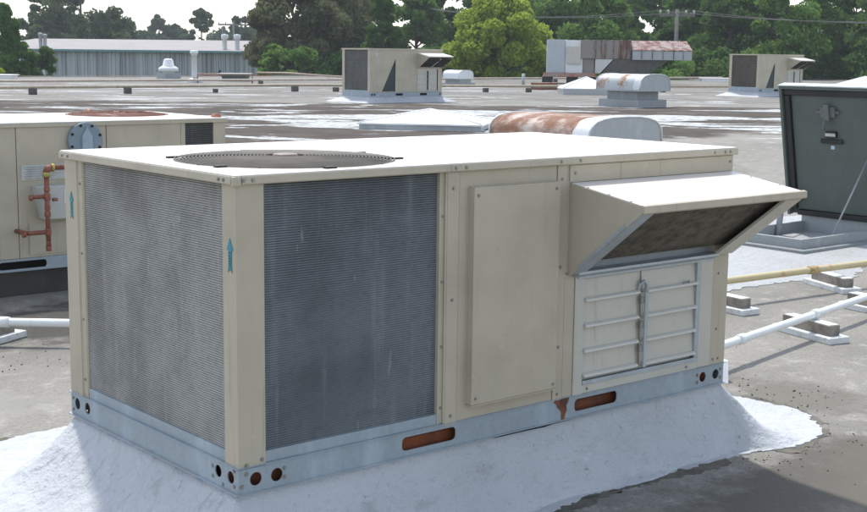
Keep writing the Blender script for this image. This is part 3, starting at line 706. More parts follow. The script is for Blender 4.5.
# ================================================================== FAR UNITS
def far_unit(loc, label, coil, name='rooftop_unit'):
    r = empty(name, loc, label, 'air conditioner', group='packaged rooftop units')
    h0 = .16; H = 1.29; z = h0
    mb = MB(); mb.box(-.03, L+.03, -.03, W+.03, -.05, h0-.003); mb.add([(-.35, -.25, .004), (L+.35, -.25, .004), (L+.4, W+.3, .004), (-.35, W+.3, .004), (-.03, -.03, h0*.8), (L+.03, -.03, h0*.8), (L+.03, W+.03, h0*.8), (-.03, W+.03, h0*.8)], [(0, 1, 5, 4), (1, 2, 6, 5), (2, 3, 7, 6), (3, 0, 4, 7)])
    mb.build('roof_curb', M['coating'], r)
    me = plate([(0, 0), (L, 0), (L, .12), (0, .12)], [rr(.87, 1.12, .03, .09, .02), rr(1.72, 1.97, .03, .09, .02), circ(.07, .06, .03, 10), circ(.15, .06, .03, 10), circ(2.44, .06, .03, 10)], .006)
    tf(me, ((1, 0, 0, 0), (0, 0, 1, 0), (0, 1, 0, z), (0, 0, 0, 1))); link('base_rail', me, M['galv_blue'], r)
    mb = MB(); mb.box(-.003, .003, .004, W, z, z+.12); mb.build('base_rail', M['galv_blue'], r); mb = MB(); mb.box(L-.003, L+.003, .004, W, z, z+.12); mb.build('base_rail', M['galv_blue'], r)
    mb = MB(); mb.box(.1, L-.1, .1, W-.1, z, z+.12); mb.build('curb_nailer', M['dark'], r)
    # body with the open triangle in the long side
    me = plate([(0.03, .125), (L-.01, .125), (L-.01, H-.04), (.03, H-.04)], [[(.40, .14), (.86, .14), (.86, 1.02)]], .01)
    tf(me, ((1, 0, 0, 0), (0, 0, 1, .005), (0, 1, 0, z), (0, 0, 0, 1))); link('side_panel', me, M['beige'], r)
    mb = MB(); mb.box(.37, .89, .02, .05, z+.13, z+1.06); mb.build('inner_coil', mat_flat('dark_teal_coil', (.028, .045, .045), .6), r)
    mb = MB(); mb.box(.9, L-.01, .012, W-.01, z+.12, z+H-.04); mb.build('casing', M['beige'], r)
    mb = MB(); mb.box(0, .03, 0, .11, z+.12, z+H-.04); mb.box(.03, .11, -.004, 0.0, z+.12, z+H-.04); mb.build('corner_post', M['beige'], r)
    mb = MB(); mb.box(0, .03, W-.11, W, z+.12, z+H-.04); mb.build('corner_post', M['beige'], r)
    louvre_panel('condenser_coil', .11, W-.11, .02, z+.16, z+H-.05, .045, .012, M['coil_far'] if coil == 'a' else M['coil_brown'], r, 'x')
    mb = MB(); mb.box(.025, .04, .11, W-.11, z+.12, z+H-.04); mb.build('coil_backing', M['dark'], r)
    mb = MB(); mb.box(0.0, .012, .11, W-.11, z+.12, z+.17); mb.build('coil_pan', M['galv_blue'], r)
    mb = MB(); mb.box(-.02, L+.02, -.02, W+.02, z+H-.04, z+H); mb.build('top_cover', M['beige'], r, .004)
    # hood
    mb = MB(); mb.prism([(-.002, z+H-.10), (-.50, z+H-.19), (-.50, z+H-.22), (-.002, z+H-.13)], 'x', 1.62, 2.49); hd = mb.build('hood', M['hood_top'], r)
    for x in (1.615, 2.49):
        mb = MB(); mb.prism([(0, z+H-.13), (-.50, z+H-.22), (-.50, z+H-.24), (-.03, z+.76), (0, z+.76)], 'x', x, x+.006); mb.build('hood_cheek', M['beige'], hd)
    mb = MB(); mb.prism([(-.44, z+H-.30), (-.44, z+H-.28), (-.03, z+.82), (-.03, z+.80)], 'x', 1.64, 2.47); mb.build('intake_screen', M['dark'], hd)
    mb = MB(); mb.prism([(-.47, z+H-.28), (-.46, z+H-.26), (-.02, z+.80), (-.03, z+.78)], 'x', 2.05, 2.09); mb.build('cheek_flange', M['galv'], hd)
    # relief damper
    mb = MB(); mb.box(1.62, 2.40, -.012, 0, z+.14, z+.75); dm = mb.build('damper_frame', M['cream'], r)
    for k in range(4):
        mb = MB(); mb.box(1.64, 2.30, -.03, -.012, z+.18+.14*k, z+.195+.14*k); mb.build('damper_blade', M['galv'], dm)
    mb = MB(); mb.box(1.96, 1.99, -.035, -.013, z+.17, z+.70); mb.build('link_bar', M['hatch_dark'], dm)
    mb = MB(); mb.box(2.31, 2.35, -.016, -.012, z+.15, z+.74); mb.build('damper_slot', M['hatch_dark'], dm)
    mb = MB(); mb.box(.97, 1.55, -.004, -.0, z+.135, z+.60); mb.build('access_door', M['beige'], r, .002)
    mb = MB(); mb.box(.16, .24, -.008, -.0, z+1.08, z+1.17); mb.build('sticker', M['label'], r)
    return r
far_unit((19.17, 24.73, .45), 'beige rooftop unit with dark triangle on its side, before the trees at centre', 'a')
far_unit((35.31, 24.13, .45), 'smaller looking beige rooftop unit at right, just left of the hatch lid', 'b')

# ================================================================== BARREL VENTS
def barrel_vent(loc, sc, rz, label, skin, end, name='roof_vent', hx=.585, hy=.775, zs=1.):
    r = empty(name, loc, label, 'roof vent', rz)
    def q(a): return a*sc
    r.scale = (1, 1, zs)
    mb = MB(); mb.box(q(-.55), q(.55), q(-.70), q(.70), -.05, q(.20)); mb.build('curb', M['galv_dull'], r, .004)
    mb = MB(); mb.box(q(-.42), q(.42), q(-.52), q(.52), q(.20), q(.46)); mb.build('neck', M['galv_dull'], r, .004)
    prof = []
    for k in range(13):
        a = math.pi*k/12; x = math.cos(a)
        prof.append((q(hx)*math.copysign(abs(x)**.75, x), q(.46)+q(.40)*math.sin(a)**.48))
    mb = MB(); n = len(prof); vs = []
    for y in (-q(hy), q(hy)):
        for p in prof: vs.append((p[0], y, p[1]))
    mb.add(vs, [(i, i+1, n+i+1, n+i) for i in range(n-1)], True)
    sk = mb.build('vent_skin', skin, r)
    for y in (-q(hy)+.004, q(hy)-.006):
        mb = MB(); mb.prism(prof, 'y', y, y+.003); mb.build('end_plate', end, r)
    for y in (-q(hy), q(hy)):
        mb = MB(); mb.tube([(p[0]*1.005, y, p[1]+.004) for p in prof], .012*sc, 6); mb.build('edge_trim', M['cap_white'], sk)
    mb = MB(); ys_ = (-q(hy)+.003, -q(hy)+q(.24)); vs = [(p[0]*1.008, y+.03*math.sin(i_*1.7), p[1]+.005) for y in ys_ for i_, p in enumerate(prof)]
    mb.add(vs, [(i, i+1, n+i+1, n+i) for i in range(n-1)], True); mb.build('edge_band', M['cap_white'], sk)
    mb = MB(); mb.box(-q(hx)-.015, q(hx)+.015, -q(hy)-.015, q(hy)+.015, q(.45)-.03, q(.46)); mb.build('drip_edge', end, r)
    return r
barrel_vent((11.05, 9.25, gz(11.05, 9.25)), 1.24, 0, 'low barrel shaped vent with rust covered top just behind the near unit', M['vent_rust'], M['vent_grey'], zs=.765)
barrel_vent((24.3, 20.0, .45), 1.0, 0, 'grey barrel roof vent with small rust spots on a stepped curb, below the rusty duct', M['vent_spot'], M['vent_grey'])
barrel_vent((33.9, 38.2, .45), .80, R(8), 'small white domed roof vent just right of the central rooftop unit', M['cap_white'], M['cap_white'], hy=.55)

# ================================================================== PYRAMID SKYLIGHTS
def pyramid(loc, rz, a, b, base, rise, label):
    r = empty('skylight', loc, label, 'skylight', rz)
    mb = MB(); mb.box(-a/2, a/2, -b/2, b/2, -.1, base); mb.build('curb', M['vent_grey'], r, .005)
    mb = MB(); mb.box(-a/2-.03, a/2+.03, -b/2-.03, b/2+.03, base, base+.03)
    mb.add([(-a/2, -b/2, base+.03), (a/2, -b/2, base+.03), (a/2, b/2, base+.03), (-a/2, b/2, base+.03), (0, 0, base+rise)], [(0, 1, 4), (1, 2, 4), (2, 3, 4), (3, 0, 4)])
    mb.build('pyramid_cover', M['fibre'], r)
    mb = MB()
    for c_ in ((-a/2, -b/2), (a/2, -b/2), (a/2, b/2), (-a/2, b/2)): mb.tube([(c_[0], c_[1], base+.035), (0, 0, base+rise+.005)], .02, 5)
    mb.build('ridge_bar', M['fibre'], r)
pyramid((14.4, 16.45, gz(14.4, 16.45)), R(-50), 2.35, 2.1, .07, .26, 'wide white pyramid skylight between the near unit and the central rooftop unit')
pyramid((31.2, 28.3, .45), R(-38), 1.75, 1.4, .20, .40, 'white pyramid skylight on a grey curb, left of the grey barrel vent')
pyramid((50.9, 29.9, .45), R(-55), 2.6, 2.2, .12, .45, 'white pyramid skylight at the far right behind the open hatch')

# ================================================================== RUSTY EXHAUST UNIT ON THE ROOF
ex = empty('exhaust_unit', (46.0, 40.4, .45), 'long exhaust fan unit with grey box and rust streaked duct ending in a hood', 'exhaust unit', YAW-math.pi/2-R(4))
# local x along the picture, local y away; 1 px ~ .0504 m at this distance
def X_(px): return (px-616)*.0503
mb = MB(); mb.box(X_(545), X_(594), -1.1, 1.1, .34, .42); mb.box(X_(545), X_(594), -1.1, -.95, .42, .52); mb.box(X_(594), X_(600), -1.0, 1.0, .28, .36); mb.build('skid', mat_rust('skid_rust', (.30, .25, .22), (.28, .09, .06), .42, .6, 2, 1), ex)
for px in (549, 573, 590):
    mb = MB(); mb.box(X_(px-5), X_(px+5), -1.0, 1.0, -.1, .34); mb.build('support_block', M['hatch_dark'], ex)
mb = MB(); mb.box(X_(548), X_(565), -.9, .9, .52, 2.10); mb.build('fan_box', mat_paint('pale_blue_box', (.40, .44, .46), .5, .3), ex, .01)
mb = MB(); mb.box(X_(565.3), X_(582), -.85, .85, .52, 2.08); mb.build('motor_box', M['cap_white'], ex, .01)
mb = MB(); mb.box(X_(567), X_(580), -.95, -.855, .95, 1.78); mb.build('access_door', M['cream'], ex, .01)
mb = MB(); mb.box(X_(582.3), X_(593), -.8, .8, .50, 2.05); mb.build('transition_box', M['duct_rust'], ex)
mb = MB(); mb.box(X_(580), X_(627), -.95, .95, 1.22, 2.09); dct = mb.build('duct', M['duct_rust'], ex, .01)
mb = MB()
for px in (594, 603, 611, 619, 627): mb.box(X_(px)-.03, X_(px)+.03, -.985, .96, 1.20, 2.12)
mb.build('duct_seam', mat_rust('seam_rust', (.19, .15, .125), (.08, .04, .03), .4, .65, 4, 1), dct)
mb = MB(); mb.hexa([(X_(628.5), -1.3, 1.18), (X_(684), -1.3, 1.18), (X_(684), 1.0, 1.18), (X_(628.5), 1.0, 1.18)],
                   [(X_(628.5), -1.3, 1.62), (X_(684), -1.3, 1.62), (X_(682), .2, 2.08), (X_(628.5), .2, 2.08)])
hd = mb.build('discharge_hood', M['duct_grey'], ex, .01)
mb = MB(); mb.add([(X_(628), -1.32, 1.64), (X_(684.5), -1.32, 1.64), (X_(682), .21, 2.10), (X_(628), .21, 2.10)], [(0, 1, 2, 3)])
mb.add([(X_(628), -1.32, 1.60), (X_(684.5), -1.32, 1.60), (X_(684.5), -1.32, 1.64), (X_(628), -1.32, 1.64)], [(0, 1, 2, 3)])
mb.build('hood_roof', mat_rust('hood_roof_rust', (.25, .20, .18), (.10, .035, .028), .36, .62, 3.0, 1), hd)
mb = MB()
for px in (637, 647, 657, 667, 676): mb.tube([(X_(px), -1.325, 1.22), (X_(px), -1.325, 1.64), (X_(px-1), .2, 2.105)], .02, 5)
mb.build('hood_seam', M['duct_rust'], hd)
mb = MB(); mb.hexa([(X_(600), -.6, .50), (X_(646), -.6, .50), (X_(646), .6, .50), (X_(600), .6, .50)], [(X_(612), -.9, 1.2), (X_(664), -.9, 1.2), (X_(664), .9, 1.2), (X_(612), .9, 1.2)])
mb.build('tapered_hopper', mat_flat('shaded_hopper', (.14, .14, .13), .7), ex)  # shade on the hopper is put into its dark colour
mb = MB(); mb.hexa([(X_(594), -.7, .52), (X_(599), -.7, .52), (X_(599), .7, .52), (X_(594), .7, .52)], [(X_(594), -.9, 1.2), (X_(611), -.9, 1.2), (X_(611), .9, 1.2), (X_(594), .9, 1.2)]); mb.build('side_plate', M['cap_white'], ex)

# ================================================================== SMALL ROOF ITEMS
cv = empty('roof_vent', (28.57, 53.14, .45), 'small white cone capped vent in front of the corrugated building', 'roof vent')
mb = MB(); mb.box(-.42, .42, -.42, .42, -.05, .30); mb.build('curb', M['galv_dull'], cv)
mb = MB(); mb.lathe([(.30, .30), (.30, .36), (.47, .40), (.48, .52), (.40, .58), (.27, .66), (.22, .92), (.16, .98), (.001, .99)], n=20); mb.build('vent_cap', M['cap_white'], cv)
vp = empty('vent_pipe', (26.6, 47.2, .45), 'tall white vent pipe with rain cap in front of the corrugated building', 'vent pipe')
mb = MB(); mb.lathe([(.45, -.02), (.42, .08), (.30, .12), (.26, .16), (.14, .2)], n=18); mb.build('flashing', M['vent_grey'], vp)
mb = MB(); mb.lathe([(.12, .12), (.12, 1.18), (.145, 1.18), (.145, 1.24), (.12, 1.24)], n=18); mb.build('pipe', M['cap_white'], vp)
mb = MB(); mb.lathe([(.17, 1.24), (.18, 1.30), (.16, 1.37), (.001, 1.39)], n=18); mb.build('rain_cap', M['cap_white'], vp)
hb = empty('curb_box', (30.0, 49.4, .45), 'low square curb with pale flared lid, right of the tall white vent pipe', 'roof curb', R(-38))
mb = MB(); mb.hexa([(-.5, -.5, -.05), (.5, -.5, -.05), (.5, .5, -.05), (-.5, .5, -.05)], [(-.6, -.6, .26), (.6, -.6, .26), (.6, .6, .26), (-.6, .6, .26)]); mb.build('curb', M['hatch'], hb)
mb = MB(); mb.hexa([(-.62, -.62, .262), (.62, -.62, .262), (.62, .62, .262), (-.62, .62, .262)], [(-.75, -.75, .36), (.75, -.75, .36), (.75, .75, .36), (-.75, .75, .36)]); mb.build('lid', mat_paint('pale_lid', (.33, .38, .37), .5), hb)
def bent(name, pts, r, mat, label, cat, group=None, n=8):
    mb = MB(); mb.tube(pts, r, n); return tag(mb.build(name, mat), label, cat, group)
bent('gas_pipe', [(25.9, 45.7, .47), (25.9, 45.7, .80), (25.95, 45.65, .84), (27.7, 44.7, .84), (27.9, 44.6, .80), (27.9, 44.6, .47)], .03, mat_flat('red_oxide_pipe', (.30, .18, .13), .6), 'thin reddish pipe loop standing before the white vent pipe', 'pipe')
# long far gas line on blocks
def gl(px, py, h): return (px, py, gz(px, py)+h)
far_pipe = bent('gas_line', [gl(-6, 33.2, .22), gl(6, 33.6, .22), gl(12.7, 33.9, .22), gl(23.7, 34.4, .22), gl(28.7, 32.0, .22), gl(34, 30.2, .22), gl(42, 27.9, .22), gl(60, 24, .22)], .045, mat_flat('faded_pipe', (.42, .36, .26), .6), 'long faded gas line crossing the middle of the roof on low blocks', 'pipe')
bent('gas_line', [gl(4, 42, .2), gl(22, 43.0, .2), gl(33, 43.4, .2), gl(40, 44.5, .2), gl(60, 45, .2)], .045, mat_flat('pale_far_pipe', (.50, .42, .35), .6), 'thin pale line crossing the far part of the roof', 'pipe')
bent('gas_line', [gl(30.0, 47.6, .42), gl(31.0, 46.6, .42), gl(33.5, 43.4, .2)], .04, mat_flat('tan_far_pipe', (.48, .36, .28), .6), 'short tan pipe running from the flared curb box', 'pipe')
bxm = mat_flat('dark_block', (.10, .09, .08), .9)
b0 = MB(); b0.box(-.085, .085, -.08, .08, -.02, .15); blk = b0.build('pipe_block', bxm, None, .01)
spots = [(13.7, 33.95, 1.2), (16.8, 34.05, 1.2), (20.0, 34.2, .8), (23.2, 34.35, 1.2), (24.6, 33.9, 1), (8.0, 33.7, 1), (29.6, 31.7, 1), (31.2, 31.15, 1), (36.6, 29.45, 1.), (40.6, 28.3, 1), (27.4, 43.15, 1), (34.6, 43.6, 1.5), (46, 44.6, 1)]
for i, (x, y, s_) in enumerate(spots):
    o = blk if i == 0 else blk.copy()
    if i: COL.objects.link(o)
    o.location = (x, y, gz(x, y)); o.scale = (s_, s_, s_); o.rotation_euler.z = random.uniform(-.2, .2)
    tag(o, 'small dark block under a pipe far out on the roof', 'pipe support', 'far pipe support blocks')
# far low bits: white curb, red box, small post
o = MB(); o.box(-.45, .45, -.3, .3, -.05, .28); tag(o.build('junction_box', mat_flat('red_brown_box', (.20, .08, .05), .7), None, .02, (34.4, 33.6, .45)), 'small red brown box standing near the long exhaust unit', 'box')
bent('stub_pipe', [(38.4, 39.0, .44), (38.4, 39.0, .98)], .07, M['vent_grey'], 'short grey stub pipe between the small domed vent and lime tree', 'pipe', n=12)
for (x, y, s_, lab) in ((59, 44, 1.0, 'long low white curb near the far roof edge behind the barrel vent'), (68, 38, .9, 'low pale curb at the far roof edge, right of the power pole'), (21, 56, .8, 'flat white curb near the far roof edge, left of the cone vent')):
    mb = MB(); mb.box(-1.4*s_, 1.4*s_, -.5, .5, -.05, .16); mb.box(-1.5*s_, 1.5*s_, -.56, .56, .16, .20)
    o = mb.build('low_curb', M['fibre'], None, .01, (x, y, .45)); o.rotation_euler.z = YAW-math.pi/2; tag(o, lab, 'roof curb')

# ================================================================== ROOF HATCH
hc = empty('roof_hatch', (7.88, 3.3, 0), 'open roof hatch with dark grey lid held up on struts at the right edge', 'roof hatch')
cxw, cyw, chh = 1.25, .85, .13
mb = MB(); mb.box(-.0, .035, 0, cyw, -.02, chh); mb.box(cxw-.035, cxw, 0, cyw, -.02, chh+.06); mb.box(.035, cxw-.035, 0, .035, -.02, chh); mb.box(.035, cxw-.035, cyw-.035, cyw, -.02, chh)
mb.build('curb_wall', mat_galv('hatch_curb_wall', (.30, .32, .32), .1, .6), hc, .004)
mb = MB(); mb.box(-.09, -.0, -.09, cyw+.09, .0, .045); mb.box(cxw, cxw+.09, -.09, cyw+.09, .0, .045); mb.box(0, cxw, -.09, 0, .0, .045); mb.box(0, cxw, cyw, cyw+.09, .0, .045)
mb.build('curb_flange', mat_galv('dull_flange', (.22, .235, .235), .1, .65), hc, .004)
mb = MB(); mb.box(.04, cxw-.04, .04, cyw-.04, .012, .02); mb.build('shaft', M['dark'], hc)
lid = bpy.data.objects.new('lid', None)
lean = R(11.5)
# lid built in its own plane: s along the hinge (y), t up the lid, n towards -x (its underside)
def lidpt(s_, t, n_):
    return (cxw-.015-math.sin(lean)*t-math.cos(lean)*n_, s_, chh+.07+math.cos(lean)*t-math.sin(lean)*n_)
def lidbox(mb, s0, s1, t0, t1, n0, n1):
    mb.hexa([lidpt(s0, t0, n0), lidpt(s1, t0, n0), lidpt(s1, t0, n1), lidpt(s0, t0, n1)], [lidpt(s0, t1, n0), lidpt(s1, t1, n0), lidpt(s1, t1, n1), lidpt(s0, t1, n1)])
s0, s1, T = -.10, .98, 1.315
mb = MB(); lidbox(mb, s0, s1, 0, T, -.03, .0); lidbox(mb, s0, s1, T-.03, T, .0, .075); lidbox(mb, s0, s0+.03, 0.0, T-.03, .0, .075); lidbox(mb, s1-.03, s1, 0.0, T-.03, .0, .075)
lo = mb.build('lid', M['hatch'], hc, .003)
mb = MB(); lidbox(mb, s0-.004, s1+.004, T+.0005, T+.012, -.035, .08); mb.build('lid_edge', M['hatch_top'], lo, .002)
mb = MB(); lidbox(mb, s0+.035, s1-.035, T-.095, T-.035, .0, .05); lidbox(mb, s0+.035, s0+.095, .06, T-.10, .0, .05); lidbox(mb, s1-.095, s1-.035, .06, T-.10, .0, .05); lidbox(mb, s0+.1, s1-.1, .0, .05, .0, .05)
mb.build('gasket', M['hatch_dark'], lo, .006)
mb = MB(); lidbox(mb, s0+.10, s1-.10, .055, T-.10, .0, .018); lp_ = mb.build('inner_liner', M['hatch'], lo, .004)
mb = MB(); lidbox(mb, .38, .54, T-.30, T-.20, .018, .05); lidbox(mb, .43, .49, T-.33, T-.17, .05, .075); lidbox(mb, .34, .60, T-.265, T-.24, .02, .04); mb.build('latch', M['hatch_steel'], lo, .004)
mb = MB(); mb.tube([lidpt(.475, T-.32, .07), lidpt(.485, T-.38, .09), lidpt(.49, T-.42, .08)], .012, 8); mb.build('latch_handle', M['hatch_steel'], lo)
mb = MB(); lidbox(mb, .32, .56, T-.56, T-.52, .018, .045); lidbox(mb, .38, .50, T-.50, T-.44, .018, .05); mb.build('latch_keeper', M['hatch_dark'], lo, .004)
mb = MB(); lidbox(mb, .385, .495, T-.485, T-.455, .0505, .054); mb.build('latch_plate', M['label'], lo)
mb = MB(); lidbox(mb, .42, .46, T-.62, T-.585, .0185, .021); mb.build('small_sticker', mat_flat('blue_white_sticker', (.45, .55, .68), .5), lo)
mb = MB(); lidbox(mb, .80, .90, .16, .24, .0, .10); lidbox(mb, .84, .96, .19, .215, .02, .16); mb.build('hinge_bracket', M['hatch_dark'], lo, .004)
mb = MB(); mb.tube([(cxw-.50, cyw-.06, .02), (cxw-.46, cyw-.06, .38)], .030, 12); mb.tube([(cxw-.46, cyw-.06, .38), lidpt(.87, .20, .12)], .012, 8); mb.build('strut', M['galv_dull'], hc)
mb = MB(); mb.tube([(.55, .05, .12), lidpt(.05, .62, .05)], .008, 8); mb.build('hold_open_arm', M['galv_dull'], hc)
mb = MB(); mb.tube([(cxw-.03, .02, chh+.075), (cxw-.03, cyw-.02, chh+.075)], .014, 8); mb.build('hinge', M['galv_dull'], hc)

# ================================================================== PIPES AND SUPPORTS NEARBY
yp = MB(); yp.tube([(3.0, 2.22, .19), (5.29, 2.13, .18), (6.86, 2.00, .18), (9.5, 1.78, .19), (16, 1.3, .2)], .0255, 12)
yo = tag(yp.build('gas_pipe', M['yellow']), 'yellow gas pipe with flaking rusty paint crossing the roof at right', 'pipe')
for x in (4.4, 6.22, 8.2):
    t = (x-5.29)/(6.86-5.29); y = 2.13-.13*t
    mb = MB(); mb.tube([(x-.05, y+.004, .18), (x+.05, y-.004, .18)], .031, 12); mb.build('coupling', mat_rust('coupling_rust', (.48, .36, .16), (.20, .09, .04), .5, .62, 18, 1), yo)
wp = MB(); wp.tube([(3.56, .90, .137), (3.73, .93, .14), (5.74, 1.30, .14), (8.5, 1.80, .15), (12, 2.4, .16)], .024, 12)
wo = tag(wp.build('drain_pipe', M['white']), 'thin white drain pipe running from the near unit to the right edge', 'pipe')
for x in (3.93, 4.93, 6.6):
    t = (x-3.73)/(5.74-3.73); y = .93+.37*t
    mb = MB(); mb.tube([(x-.035, y-.006, .14), (x+.035, y+.006, .14)], .031, 12); mb.build('coupling', M['white'], wo)
mb = MB(); mb.tube([(3.57, .902, .138), (3.52, .893, .137), (3.49, .885, .120), (3.48, .88, .04)], .026, 10); mb.build('elbow', M['white'], wo)
wl = MB(); wl.tube([(.1, 4.52, .14), (.76, 3.93, .14), (1.08, 3.65, .14), (2.2, 2.7, .14)], .025, 12)
wlo = tag(wl.build('drain_pipe', M['white']), 'thin white pipe passing behind the near unit at the left edge', 'pipe')
mb = MB(); mb.tube([(.74, 3.948, .14), (.80, 3.895, .14)], .033, 12); mb.build('coupling', M['white'], wlo)
def support(x, y, rz, label, z=0, wh=.05, pl=.52, pw_=.17, wd=.42):
    r = empty('pipe_support', (x, y, z), label, 'pipe support', rz, 'wooden pipe supports on white pads')
    mb = MB(); mb.box(-pl/2, pl/2, -pw_/2, pw_/2, 0, .042); mb.build('pad', M['pad'], r, .006)
    mb = MB(); mb.box(-wd/2, wd/2, -.045, .045, .042, .108); mb.build('wood_block', M['wood'], r, .004)
    mb = MB(); mb.box(-wd/2+.01, wd/2-.01, -.042, .042, .1085, .111); mb.build('painted_top', M['pad'], r)
    return r
support(4.90, 1.16, R(-103), 'wood pipe support on a white pad under the thin white pipe, nearer of two')
support(5.95, 1.36, R(-100), 'wood pipe support on a white pad under the thin white pipe, at the right edge')
support(6.55, 2.10, R(-112), 'wood pipe support under the yellow pipe in front of the hatch')
support(5.18, 2.06, R(-96), 'wood pipe support under the yellow pipe, closest to the near unit')
support(.66, 3.99, R(28), 'wood pipe support on white pads under the pipe at the left edge', pl=.62, wd=.5)
# white splash block leaning at the corner of the near unit
mb = MB(); mb.hexa([(3.46, .72, 0), (3.485, .70, 0), (3.55, .82, 0), (3.52, .84, 0)], [(3.52, .77, .11), (3.545, .755, .11), (3.58, .83, .11), (3.56, .85, .11)])
tag(mb.build('drain_cover', M['white'], None, .004), 'small white painted metal cover by the right corner of near unit', 'cover')
# loose grit and leaves
db = MB(); r_ = random.Random(3)
def bit(x, y, s_):
    z = .012 if True else 0
    a = r_.uniform(0, 6.3); q = [(x+s_*r_.uniform(.5, 1)*math.cos(a+k*math.pi/2), y+s_*r_.uniform(.4, .9)*math.sin(a+k*math.pi/2)) for k in range(4)]
    db.hexa([(p[0], p[1], .0) for p in q], [(p[0]*.7+x*.3, p[1]*.7+y*.3, s_*r_.uniform(.3, .9)) for p in q])
for k in range(110):
    t = r_.random(); x = 3.25+.25*r_.gauss(0, 1)+t*.1; y = .05+.6*t+r_.gauss(0, .10); bit(x, y, r_.uniform(.004, .009))
for k in range(60): bit(r_.uniform(2.3, 3.2), -.28+r_.gauss(0, .09), r_.uniform(.003, .007))
for k in range(90): bit(1.1+r_.gauss(0, .5), 3.35+r_.gauss(0, .16)-.55*0, r_.uniform(.004, .009))
for k in range(110): bit(r_.uniform(2.0, 9), r_.uniform(-1, 4), r_.uniform(.003, .007))
tag(db.build('roof_debris', mat_flat('debris_brown', (.075, .062, .048), .9, 0, .5, 20)), 'scattered grit and leaf scraps on the roof around the near unit', 'debris', kind='stuff')

# ================================================================== CORRUGATED BUILDING BEHIND
bA = Vector((44.5, 106.0)); bB = Vector((58.2, 91.2)); bd = (bB-bA).normalized(); bl = (bB-bA).length
bld = empty('corrugated_building', (bA.x, bA.y, -5.2), 'long low grey corrugated metal building beyond the roof at left', 'building', math.atan2(bd.y, bd.x))
EH = 5.2+1.88; off = 5.0; bl_ = bl
mb = MB(); x = -off; vs = []; k = 0
while x < bl_:
    for (dx_, dy_) in ((0, 0), (.05, -.07), (.16, -.07), (.21, 0)):
        vs.append((x+dx_, dy_))
    x += .40
n = len(vs)
mb.add([(a, b, 0) for a, b in vs]+[(a, b, EH) for a, b in vs], [(i, i+1, n+i+1, n+i) for i in range(n-1)])
cw = NT('corrugated_sheet'); v = cw.coord(); a = cw.noise(cw.scale(v, (1, 1, .03)), 1.5, 5, .7); b = cw.noise(cw.scale(v, (2.2, 1, .02)), 2.2, 4, .7)
c = cw.mix(cw.ramp(a, .40, .62), (.40, .42, .45), (.27, .28, .30)); c = cw.mix(cw.ramp(b, .52, .60, 0, .85), c, (.14, .14, .14)); cw.base(c); cw.rough(.55)
mb.build('front_wall', cw.m, bld)
mb = MB(); mb.box(-off, bl_, .01, 24, 0, EH-.02); mb.build('end_wall', cw.m, bld)
mb = MB(); mb.box(-off, .9+.0, -.12, -.08, 0, EH-.05); mb.build('smooth_panel', mat_paint('panel_grey', (.46, .50, .52), .5, .1), bld)
mb = MB(); mb.prism([(-.5, EH), (12, EH+1.0), (24.5, EH), (24.5, EH-.05), (12, EH+.94), (-.5, EH-.05)], 'x', -off-.3, bl_+.3); mb.prism([(0, EH-.1), (12, EH+.9), (24, EH-.1)], 'x', bl_-.02, bl_); mb.build('roof', mat_flat('pale_roof_sheet', (.29, .27, .26), .85, 0, .12, .5), bld)
mb = MB(); mb.box(-off-.3, bl_+.3, -.62, -.5, EH-.16, EH+.02); mb.build('gutter', mat_flat('teal_gutter', (.10, .24, .25), .5), bld)
for (px, h_, r_2) in ((-.35, 1.15, .16), (.05, 1.05, .16)):
    mb = MB(); mb.lathe([(r_2, 0), (r_2, h_), (r_2*1.25, h_), (r_2*1.25, h_+.12), (.001, h_+.16)], n=12); o = mb.build('flue', M['vent_grey'], bld); o.location = (px+.2, 1.5, EH+.1)
for (px, h_) in ((16.3, 1.3), (17.4, 1.3)):
    mb = MB(); mb.lathe([(.2, 0), (.2, h_*.7), (.3, h_*.72), (.3, h_), (.001, h_+.05)], n=12); o = mb.build('flue', M['cap_white'], bld); o.location = (px, 1.5, EH+.1)
mb = MB(); mb.lathe([(.14, 0), (.14, 2.0), (.001, 2.0)], n=10); o = mb.build('flue', M['wood_pole'], bld); o.location = (14.9, 6, EH+.2)
mb = MB(); mb.box(16.2, 16.4, -.1, -.07, EH-2.6, EH-1.6); mb.build('wall_mark', M['dark'], bld)

# ================================================================== POWER POLES AND WIRES
def power_pole(x, y, top, rz, label, cross=2.4):
    r = empty('power_pole', (x, y, -5.2), label, 'power pole', rz)
    H = top+5.2
    mb = MB(); mb.tube([(0, 0, 0), (0, 0, H)], [.17, .11], 10); mb.build('pole', M['wood_pole'], r)
    mb = MB(); mb.box(-cross/2, cross/2, -.06, .06, H-.45, H-.28); mb.build('crossarm', M['wood_pole'], r)
    for q in (-.95, -.5, .5, .95):
        mb = MB(); mb.lathe([(.03, H-.28), (.08, H-.2), (.05, H-.06), (.001, H-.05)], q*cross/2, 0, 8); mb.build('insulator', M['vent_grey'], r)
    return r
P2a = power_pole(62.5, 50.6, 4.74, R(-38), 'grey wooden power pole with crossarm rising from the trees right of centre', 2.2)
power_pole(70.3, 116.1, 5.0, R(-30), 'distant power pole with crossarm above the corrugated building', 3.2)
def wire(a, b, sag, label):
    pts = []
    for k in range(17):
        t = k/16; pts.append((a[0]+(b[0]-a[0])*t, a[1]+(b[1]-a[1])*t, a[2]+(b[2]-a[2])*t-sag*4*t*(1-t)))
    bent('power_line', pts, .020, M['wire'], label, 'wire', 'power lines', 5)
